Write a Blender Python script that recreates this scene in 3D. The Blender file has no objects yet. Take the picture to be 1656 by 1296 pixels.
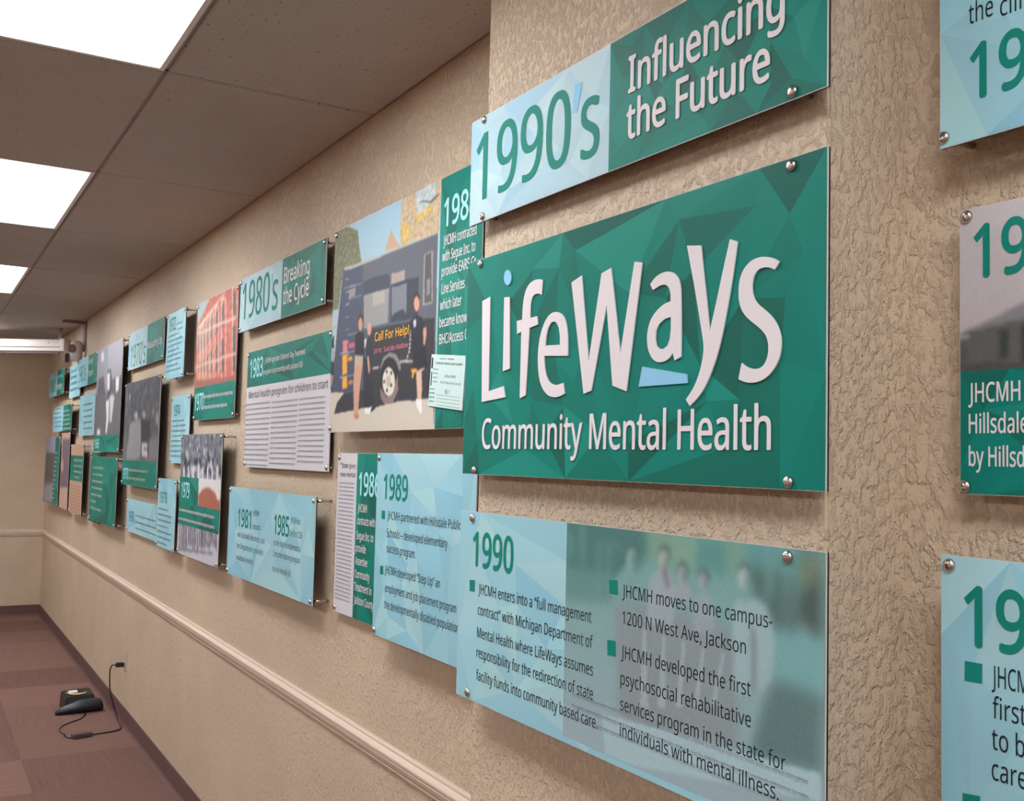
import bpy, bmesh, math, random
import numpy as np
from mathutils import Vector, Matrix
from mathutils.geometry import delaunay_2d_cdt

S = bpy.context.scene
COL = S.collection

# ------------------------------------------------------------------ camera, world, exposure
HC = 1.665                       # camera height above the carpet
CEIL = HC + 1.072                # ceiling height
F_PX, A_ROLL, V1 = 1650.0, 0.024, (-146.0, 722.0)
d1 = Vector((V1[0]-828, V1[1]-648, F_PX)).normalized()
cc_ = ((V1[1]-648) - A_ROLL*(V1[0]-828)) / F_PX
dv = Vector((A_ROLL, -1, cc_)).normalized()
dx = d1.cross(dv)
R = Matrix((dx, d1, dv))         # rows: world axes seen from the camera (x right, y down, z forward)
cam_data = bpy.data.cameras.new('camera')
cam = bpy.data.objects.new('camera', cam_data)
COL.objects.link(cam)
r_, u_, b_ = R.col[0], -R.col[1], -R.col[2]
cam.matrix_world = Matrix(((r_[0], u_[0], b_[0], 0), (r_[1], u_[1], b_[1], 0), (r_[2], u_[2], b_[2], HC), (0, 0, 0, 1)))
cam_data.sensor_width = 36
cam_data.sensor_fit = 'HORIZONTAL'
cam_data.lens = 36*F_PX/1656
cam_data.clip_start = 0.02
S.camera = cam

world = bpy.data.worlds.new('world'); S.world = world
world.use_nodes = True
world.node_tree.nodes['Background'].inputs[0].default_value = (1.0, 0.9, 0.8, 1)
world.node_tree.nodes['Background'].inputs[1].default_value = 0.02

S.view_settings.view_transform = 'Standard'
S.view_settings.look = 'None'
S.view_settings.gamma = 1
S.view_settings.use_curve_mapping = False
S.view_settings.exposure = .95
LAMP = 8.5                       # radiance of the ceiling light diffusers
try:
    S.cycles.max_bounces = 8; S.cycles.diffuse_bounces = 5
except Exception: pass

# ------------------------------------------------------------------ helpers
def lin(c):
    c = c/255.0
    return c/12.92 if c <= .04045 else ((c+.055)/1.055)**2.4
GAIN = 1.04
def alb(rgb, g=GAIN):
    return tuple(min(.9, lin(k)*g) for k in rgb)

def tag(o, label=None, cat=None, group=None, kind=None):
    if label: o['label'] = label
    if cat: o['category'] = cat
    if group: o['group'] = group
    if kind: o['kind'] = kind
    return o
def link(name, mesh, parent=None, mat=None):
    o = bpy.data.objects.new(name, mesh); COL.objects.link(o)
    if parent is not None: o.parent = parent
    if mat is not None and mesh is not None and not mesh.materials: mesh.materials.append(mat)
    return o
def empty(name, matrix=None, loc=None):
    o = bpy.data.objects.new(name, None); COL.objects.link(o)
    o.empty_display_size = .1
    if matrix is not None: o.matrix_world = matrix
    if loc is not None: o.location = loc
    return o
def to_mesh(bm, name):
    me = bpy.data.meshes.new(name); bm.to_mesh(me); bm.free(); return me
def bm_box(bm, a, b, bevel=0):
    r = bmesh.ops.create_cube(bm, size=1)
    v = r['verts']
    for q in v:
        q.co = Vector([(a[i]+b[i])/2 + q.co[i]*(b[i]-a[i]) for i in range(3)])
    if bevel:
        es = list({e for q in v for e in q.link_edges})
        bmesh.ops.bevel(bm, geom=es, offset=bevel, segments=2, affect='EDGES', profile=.5)
    return v
def box(name, a, b, mat, parent=None, bevel=0):
    bm = bmesh.new(); bm_box(bm, a, b, bevel)
    return link(name, to_mesh(bm, name), parent, mat)
def bm_tube(bm, pts, r, n=8, cap=True):
    pts = [Vector(p) for p in pts]; rings = []
    up = None
    for i, p in enumerate(pts):
        t = (pts[min(i+1, len(pts)-1)] - pts[max(i-1, 0)]).normalized()
        if up is None:
            up = Vector((0, 0, 1)) if abs(t.z) < .9 else Vector((1, 0, 0))
        s = t.cross(up).normalized(); up = s.cross(t).normalized()
        rr = r[i] if isinstance(r, (list, tuple)) else r
        rings.append([bm.verts.new(p + s*math.cos(2*math.pi*k/n)*rr + up*math.sin(2*math.pi*k/n)*rr) for k in range(n)])
    for a, b in zip(rings, rings[1:]):
        for k in range(n):
            f = bm.faces.new((a[k], a[(k+1) % n], b[(k+1) % n], b[k])); f.smooth = True
    if cap:
        bm.faces.new(rings[0]); bm.faces.new(rings[-1])
def tube(name, pts, r, mat, parent=None, n=8):
    bm = bmesh.new(); bm_tube(bm, pts, r, n)
    bmesh.ops.recalc_face_normals(bm, faces=bm.faces)
    return link(name, to_mesh(bm, name), parent, mat)
def smooth_path(pts, k=6):
    pts = [Vector(p) for p in pts]; out = []
    for i in range(len(pts)-1):
        p0 = pts[max(i-1, 0)]; p1 = pts[i]; p2 = pts[i+1]; p3 = pts[min(i+2, len(pts)-1)]
        for j in range(k):
            t = j/k
            out.append(.5*((2*p1)+(p2-p0)*t+(2*p0-5*p1+4*p2-p3)*t*t+(-p0+3*p1-3*p2+p3)*t**3))
    out.append(pts[-1]); return out
def bm_lathe(bm, prof, n=16, M=None):
    rings = []
    for r, z in prof:
        rings.append([bm.verts.new((M or Matrix()) @ Vector((r*math.cos(2*math.pi*k/n), r*math.sin(2*math.pi*k/n), z))) for k in range(n)])
    for a, b in zip(rings, rings[1:]):
        for k in range(n):
            f = bm.faces.new((a[k], a[(k+1) % n], b[(k+1) % n], b[k])); f.smooth = True
    bm.faces.new(rings[0][::-1]); bm.faces.new(rings[-1])

# ------------------------------------------------------------------ materials
def new_mat(name, color=(.5, .5, .5), rough=.6, metal=0, spec=.5):
    m = bpy.data.materials.new(name); m.use_nodes = True
    b = m.node_tree.nodes['Principled BSDF']
    b.inputs['Base Color'].default_value = (*color[:3], 1)
    b.inputs['Roughness'].default_value = rough
    b.inputs['Metallic'].default_value = metal
    b.inputs['Specular IOR Level'].default_value = spec
    return m
def N(m, t, **kw):
    n = m.node_tree.nodes.new(t)
    for k, v in kw.items():
        if k.startswith('i_'): n.inputs[k[2:].replace('_', ' ')].default_value = v
        else: setattr(n, k, v)
    return n
def Lk(m, a, b): m.node_tree.links.new(a, b)
def bsdf(m): return m.node_tree.nodes['Principled BSDF']
def mottled(m, c1, c2, scale, detail=4, coord='Object', lo=.35, hi=.65):
    tc = N(m, 'ShaderNodeTexCoord'); nz = N(m, 'ShaderNodeTexNoise'); nz.inputs['Scale'].default_value = scale; nz.inputs['Detail'].default_value = detail
    Lk(m, tc.outputs[coord], nz.inputs['Vector'])
    cr = N(m, 'ShaderNodeValToRGB')
    cr.color_ramp.elements[0].position = lo; cr.color_ramp.elements[1].position = hi
    cr.color_ramp.elements[0].color = (*c1, 1); cr.color_ramp.elements[1].color = (*c2, 1)
    Lk(m, nz.outputs['Fac'], cr.inputs[0]); Lk(m, cr.outputs[0], bsdf(m).inputs['Base Color'])
    return tc, nz, cr

# painted knock-down plaster: smooth blobs with ridged edges
WALL = new_mat('wall_plaster', rough=.55, spec=.35)
cw = (.63, .49, .36)
tc, nz, cr = mottled(WALL, tuple(k*.95 for k in cw), tuple(k*1.03 for k in cw), 3.0)
def plaster_bump(m, tc, strength, dist, stretch=(1, 1, 1)):
    mp = N(m, 'ShaderNodeMapping'); mp.inputs['Scale'].default_value = stretch
    Lk(m, tc.outputs['Object'], mp.inputs['Vector'])
    wz = N(m, 'ShaderNodeTexNoise'); wz.inputs['Scale'].default_value = 74; wz.inputs['Detail'].default_value = 5; wz.inputs['Roughness'].default_value = .6
    Lk(m, mp.outputs[0], wz.inputs['Vector'])
    r1 = N(m, 'ShaderNodeValToRGB'); e = r1.color_ramp.elements
    e[0].position = .47; e[0].color = (0, 0, 0, 1); e[1].position = .62; e[1].color = (1, 1, 1, 1)
    Lk(m, wz.outputs['Fac'], r1.inputs[0])
    fz = N(m, 'ShaderNodeTexNoise'); fz.inputs['Scale'].default_value = 190; fz.inputs['Detail'].default_value = 3
    Lk(m, mp.outputs[0], fz.inputs['Vector'])
    vz = N(m, 'ShaderNodeTexNoise'); vz.inputs['Scale'].default_value = 13; vz.inputs['Detail'].default_value = 2
    Lk(m, mp.outputs[0], vz.inputs['Vector'])
    a = N(m, 'ShaderNodeMath', operation='MULTIPLY_ADD'); a.inputs[1].default_value = .7
    Lk(m, fz.outputs['Fac'], a.inputs[0]); Lk(m, r1.outputs[0], a.inputs[2])
    a2 = N(m, 'ShaderNodeMath', operation='MULTIPLY_ADD'); a2.inputs[1].default_value = .8
    Lk(m, vz.outputs['Fac'], a2.inputs[0]); Lk(m, a.outputs[0], a2.inputs[2])
    bp = N(m, 'ShaderNodeBump'); bp.inputs['Strength'].default_value = strength; bp.inputs['Distance'].default_value = dist
    Lk(m, a2.outputs[0], bp.inputs['Height']); Lk(m, bp.outputs[0], bsdf(m).inputs['Normal'])
plaster_bump(WALL, tc, .9, .003, (1, 1, .8))

TRIM = new_mat('painted_trim', (.62, .49, .40), .6, spec=.25)
COVE = new_mat('cove_base_vinyl', alb((98, 68, 66), 1.0), .7)
TILE = new_mat('ceiling_tile_mineral', rough=.9, spec=.2)
ct = (.50, .455, .42)
tc, nz, cr = mottled(TILE, tuple(k*.95 for k in ct), ct, 6)
vo = N(TILE, 'ShaderNodeTexNoise'); vo.inputs['Scale'].default_value = 85; vo.inputs['Detail'].default_value = 2
Lk(TILE, tc.outputs['Object'], vo.inputs['Vector'])
rr = N(TILE, 'ShaderNodeValToRGB'); rr.color_ramp.elements[0].position = .28; rr.color_ramp.elements[1].position = .36
rr.color_ramp.elements[0].color = (.45, .42, .4, 1); rr.color_ramp.elements[1].color = (1, 1, 1, 1)
Lk(TILE, vo.outputs['Fac'], rr.inputs[0])
mx = N(TILE, 'ShaderNodeMix', data_type='RGBA', blend_type='MULTIPLY'); mx.inputs['Factor'].default_value = 1
Lk(TILE, cr.outputs[0], mx.inputs[6]); Lk(TILE, rr.outputs[0], mx.inputs[7]); Lk(TILE, mx.outputs[2], bsdf(TILE).inputs['Base Color'])
GRID = new_mat('ceiling_grid_metal', alb((150, 135, 124), 1.1), .5)

def carpet(name, c):
    m = new_mat(name, rough=.95, spec=.1)
    tc = N(m, 'ShaderNodeTexCoord')
    mp = N(m, 'ShaderNodeMapping'); mp.inputs['Scale'].default_value = (95, 3.0, 1)
    Lk(m, tc.outputs['Object'], mp.inputs['Vector'])
    n1 = N(m, 'ShaderNodeTexNoise'); n1.inputs['Scale'].default_value = 1.0; n1.inputs['Detail'].default_value = 3
    Lk(m, mp.outputs[0], n1.inputs['Vector'])
    wv = N(m, 'ShaderNodeTexWave'); wv.inputs['Scale'].default_value = 32; wv.inputs['Distortion'].default_value = 1.2; wv.inputs['Detail'].default_value = 2
    Lk(m, tc.outputs['Object'], wv.inputs['Vector'])
    ad = N(m, 'ShaderNodeMath', operation='MULTIPLY_ADD'); ad.inputs[1].default_value = .45
    Lk(m, wv.outputs['Fac'], ad.inputs[0]); Lk(m, n1.outputs['Fac'], ad.inputs[2])
    cr = N(m, 'ShaderNodeValToRGB'); cr.color_ramp.elements[0].position = .35; cr.color_ramp.elements[1].position = 1.0
    cr.color_ramp.elements[0].color = (*[k*.80 for k in c], 1); cr.color_ramp.elements[1].color = (*[k*1.18 for k in c], 1)
    Lk(m, ad.outputs[0], cr.inputs[0]); Lk(m, cr.outputs[0], bsdf(m).inputs['Base Color'])
    bp = N(m, 'ShaderNodeBump'); bp.inputs['Strength'].default_value = .5; bp.inputs['Distance'].default_value = .003
    Lk(m, ad.outputs[0], bp.inputs['Height']); Lk(m, bp.outputs[0], bsdf(m).inputs['Normal'])
    return m
cb = (.2, .111, .092)
CARPET = [carpet('carpet_'+n, tuple(k*f for k in cb)) for n, f in (('light', 1.05), ('mid', .97), ('dark', .82))]

LENS = bpy.data.materials.new('light_diffuser'); LENS.use_nodes = True
nt = LENS.node_tree; nt.nodes.clear()
o_ = nt.nodes.new('ShaderNodeOutputMaterial'); em = nt.nodes.new('ShaderNodeEmission')
tc = nt.nodes.new('ShaderNodeTexCoord'); sp = nt.nodes.new('ShaderNodeSeparateXYZ'); nt.links.new(tc.outputs['Generated'], sp.inputs[0])
def edge(sock, w):
    a = nt.nodes.new('ShaderNodeMath'); a.operation = 'SUBTRACT'; a.inputs[1].default_value = .5; nt.links.new(sock, a.inputs[0])
    b = nt.nodes.new('ShaderNodeMath'); b.operation = 'ABSOLUTE'; nt.links.new(a.outputs[0], b.inputs[0])
    c = nt.nodes.new('ShaderNodeMapRange'); c.inputs['From Min'].default_value = .5; c.inputs['From Max'].default_value = .5-w
    c.inputs['To Min'].default_value = .2; c.inputs['To Max'].default_value = 1; c.interpolation_type = 'SMOOTHSTEP'
    nt.links.new(b.outputs[0], c.inputs['Value']); return c
ex, ey = edge(sp.outputs['X'], .12), edge(sp.outputs['Y'], .1)
mu = nt.nodes.new('ShaderNodeMath'); mu.operation = 'MULTIPLY'; nt.links.new(ex.outputs[0], mu.inputs[0]); nt.links.new(ey.outputs[0], mu.inputs[1])
ms = nt.nodes.new('ShaderNodeMath'); ms.operation = 'MULTIPLY_ADD'; ms.inputs[1].default_value = LAMP; ms.inputs[2].default_value = .75
nt.links.new(mu.outputs[0], ms.inputs[0]); nt.links.new(ms.outputs[0], em.inputs['Strength'])
em.inputs['Color'].default_value = (.95, .985, 1.0, 1)
nt.links.new(em.outputs[0], o_.inputs[0])
LFRAME = new_mat('light_frame_white', (.75, .72, .7), .35)

def print_mat(name, rough=.5, spec=.1):
    m = new_mat(name, rough=rough, spec=spec)
    a = N(m, 'ShaderNodeAttribute'); a.attribute_name = 'ink'
    Lk(m, a.outputs['Color'], bsdf(m).inputs['Base Color']); return m
PRINT = print_mat('printed_vinyl')
BOARD = new_mat('acrylic_board_edge', alb((196, 188, 186)), .3)
CHROME = new_mat('brushed_steel', (.62, .58, .56), .22, 1)
INKS = dict(softgrey=(150, 156, 166), teal=(22, 126, 112), white=(218, 210, 214), ink=(34, 42, 48), lightyear=(160, 218, 226), pale=(138, 192, 224),
            greyink=(96, 112, 122), greyteal=(110, 148, 160), palewhite=(196, 206, 190), orange=(232, 172, 62), pink=(206, 120, 146),
            tanink=(150, 116, 100))
INKM = {k: new_mat('ink_'+k, alb(v), .55, spec=.1) for k, v in INKS.items()}

# ------------------------------------------------------------------ setting
XW, XP = 1.21, 1.0533            # wall plane, pilaster face
PY0, PY1 = .960, 1.927           # pilaster near and far edge
YF, YB, XL = 11.36, -3.45, -3.70 # far wall, back wall, left wall
def struct(o): o['kind'] = 'structure'; return o
struct(box('wall_right', (XW, YB, 0), (XW+.12, YF, CEIL+.05), WALL))
# pilaster: a shallow boxed-out pier of the same plaster, its corners softened by the plaster bead
bm = bmesh.new(); bm_box(bm, (XP, PY0, 0), (XW+.01, PY1, CEIL+.05))
es = [e for e in bm.edges if abs(e.verts[0].co.z-e.verts[1].co.z) > 1 and e.verts[0].co.x < XP+.01]
bmesh.ops.bevel(bm, geom=es, offset=.004, segments=3, affect='EDGES')
pil = struct(link('trim_1', to_mesh(bm, 'pilaster'), None, WALL)); pil['label'] = 'shallow textured plaster pilaster standing proud of the right wall'
struct(box('wall_far', (XL-.12, YF, 0), (XW+.12, YF+.12, CEIL+.05), WALL))
struct(box('wall_left', (XL-.12, YB, 0), (XL, YF, CEIL+.05), WALL))
struct(box('wall_back', (XL-.12, YB-.12, 0), (XW+.12, YB, CEIL+.05), WALL))

# ceiling: slab + recessed grid + tiles; lights take the place of some tiles
ceil = struct(box('ceiling', (XL, YB, CEIL+.03), (XW, YF, CEIL+.08), GRID))
T = .61
GX = [.57 - T*k for k in range(-1, 8)]          # 1.18 .57 -.04 ... 
GX = [XW+.02] + GX[1:]
GY0 = 1.72 - 1.22*5
rows = []
y = GY0
while y < YF: rows.append(y); y += 1.22
bm = bmesh.new()
for x in GX[1:]: bm_box(bm, (x-.009, YB, CEIL+.007), (x+.009, YF, CEIL+.035))
for y in rows: bm_box(bm, (XL, y-.009, CEIL+.007), (XW, y+.009, CEIL+.035))
bm_box(bm, (XW-.014, YB, CEIL+.006), (XW, YF, CEIL+.035)); bm_box(bm, (XL, YF-.014, CEIL+.006), (XW, YF, CEIL+.035))
link('ceiling_grid', to_mesh(bm, 'ceiling_grid'), ceil, GRID)
light_rows = [1.72-2.44*2, 1.72-2.44, 1.72, 1.72+2.44, 1.72+4.88, 1.72+7.32]
light_cols = [(-.04, .57), (-.04-T*4, -.04-T*3)]
def is_light(x0, y0):
    return any(abs(x0-a) < .05 for a, b in light_cols) and any(abs(y0-r) < .05 for r in light_rows)
tile_mesh = {}
for i in range(len(GX)-1):
    x1, x0 = GX[i], GX[i+1]
    for y0 in [rows[0]-1.22] + rows:
        if is_light(x0, y0): continue
        a = (max(x0+.006, XL), max(y0+.006, YB)); b = (min(x1-.006, XW-.008), min(y0+1.22-.006, YF-.008))
        if b[1]-a[1] < .05 or b[0]-a[0] < .05: continue
        sz = (round(b[0]-a[0], 3), round(b[1]-a[1], 3))
        if sz not in tile_mesh:
            bm = bmesh.new(); bm_box(bm, (-sz[0]/2, -sz[1]/2, 0), (sz[0]/2, sz[1]/2, .02))
            low = [e for e in bm.edges if e.verts[0].co.z < .001 and e.verts[1].co.z < .001]
            bmesh.ops.bevel(bm, geom=low, offset=.004, segments=1, affect='EDGES')
            tile_mesh[sz] = to_mesh(bm, 'ceiling_tile'); tile_mesh[sz].materials.append(TILE)
        t = link('ceiling_tile', tile_mesh[sz], ceil); t.location = ((a[0]+b[0])/2, (a[1]+b[1])/2, CEIL)

# floor of carpet tiles laid quarter-turned
floor = struct(box('floor', (XL, YB, -.06), (XW, YF, -.006), new_mat('floor_screed', (.05, .04, .035), .9)))
random.seed(4)
TT = .61; cm = {}
ix = 0
xx = XW
while xx > XL+.02:
    x1 = xx; x0 = max(XL, xx-TT); iy = 0
    yy = .02 - TT*6
    while yy < YF:
        a = max(yy, YB); b = min(yy+TT, YF); yy += TT; iy += 1
        if b-a < .03: continue
        k = random.choice((0, 0, 1, 1, 2)) if (ix+iy) % 2 else random.choice((0, 1, 2, 2))
        sz = (round(x1-x0, 3), round(b-a, 3)); q = (ix+iy) % 2
        key = (sz, k, q)
        if key not in cm:
            bm = bmesh.new(); w, h = (sz if not q else sz[::-1])
            bm_box(bm, (-w/2+.0003, -h/2+.0003, -.008), (w/2-.0003, h/2-.0003, 0))
            top = [e for e in bm.edges if e.verts[0].co.z > -.001 and e.verts[1].co.z > -.001]
            bmesh.ops.bevel(bm, geom=top, offset=.001, segments=1, affect='EDGES')
            cm[key] = to_mesh(bm, 'carpet_tile'); cm[key].materials.append(CARPET[k])
        t = link('carpet_tile', cm[key], floor); t.location = ((x0+x1)/2, (a+b)/2, 0)
        t.rotation_euler.z = math.pi/2 if q else 0
    xx -= TT; ix += 1

# cove base and chair rail
def sweep(name, prof, path, mat):
    """prof: (out, z) points; path: plan points with their out directions"""
    bm = bmesh.new(); rings = []
    for (px, py), (ox, oy) in path:
        rings.append([bm.verts.new((px+ox*p, py+oy*p, z)) for p, z in prof])
    for a, b in zip(rings, rings[1:]):
        for k in range(len(prof)-1): bm.faces.new((a[k], a[k+1], b[k+1], b[k]))
    bm.faces.new(rings[0]); bm.faces.new(rings[-1])
    bmesh.ops.recalc_face_normals(bm, faces=bm.faces)
    return struct(link(name, to_mesh(bm, name), None, mat))
BASE = [(-.002, .105), (.003, .105), (.0045, .100), (.0045, .02), (.009, .008), (.016, .0), (-.002, .0)]
plan_r = [((XW, YF), (-1, -1)), ((XW, PY1), (-1, 1)), ((XP, PY1), (-1, 1)), ((XP, PY0), (-1, -1)), ((XW, PY0), (-1, -1)), ((XW, YB), (-1, 1))]
plan_f = [((XL, YF), (1, -1)), ((XW, YF), (-1, -1))]
sweep('baseboard_right', BASE, plan_r, COVE)
sweep('baseboard_far', BASE, plan_f, COVE)
RZ = .795
RAIL = [(-.002, RZ+.062), (.007, RZ+.062), (.010, RZ+.058), (.010, RZ+.052), (.016, RZ+.048), (.021, RZ+.042), (.021, RZ+.036), (.017, RZ+.033),
        (.018, RZ+.026), (.014, RZ+.014), (.010, RZ+.008), (.010, RZ+.002), (.007, RZ), (-.002, RZ)]
sweep('trim_2', RAIL, plan_r, TRIM)
sweep('trim_3', RAIL, plan_f, TRIM)

# ceiling lights
names = {}
def ceiling_light(x0, y0, label, group=None):
    t = empty('ceiling_light', loc=((x0+x0+T)/2, y0+.61, CEIL))
    w, h = T/2-.007, .61-.007
    bm = bmesh.new(); fr = .014
    for a, b in (((-w, -h, -.001), (w, -h+fr, .03)), ((-w, h-fr, -.001), (w, h, .03)), ((-w, -h+fr, -.001), (-w+fr, h-fr, .03)), ((w-fr, -h+fr, -.001), (w, h-fr, .03))): bm_box(bm, a, b)
    link('frame', to_mesh(bm, 'light_frame'), t, LFRAME)
    link('diffuser', box_mesh((-w+fr, -h+fr, .004), (w-fr, h-fr, .01)), t, LENS)
    tag(t, label, 'ceiling light', group)
def box_mesh(a, b, bevel=0):
    bm = bmesh.new(); bm_box(bm, a, b, bevel); return to_mesh(bm, 'box')
for r, lab in ((1.72, 'largest glowing ceiling light panel at the top left of the picture'), (4.16, 'glowing ceiling light panel, the second one along the ceiling after the largest'),
               (6.60, 'small glowing ceiling light panel, third along the ceiling'), (9.04, 'farthest ceiling light panel, just a sliver above the projection screen case')):
    ceiling_light(-.04, r, lab)
ORD = ('rearmost', 'second', 'third', 'fourth', 'fifth', 'last and farthest')
for k, r in enumerate(light_rows):
    if k < 2: ceiling_light(-.04, r, ORD[k]+' ceiling light panel of the row by the display wall, behind the viewer', 'ceiling light panels outside the picture')
    ceiling_light(-.04-T*4, r, ORD[k]+' ceiling light panel of the row along the left wall, out of view', 'ceiling light panels outside the picture')
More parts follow.
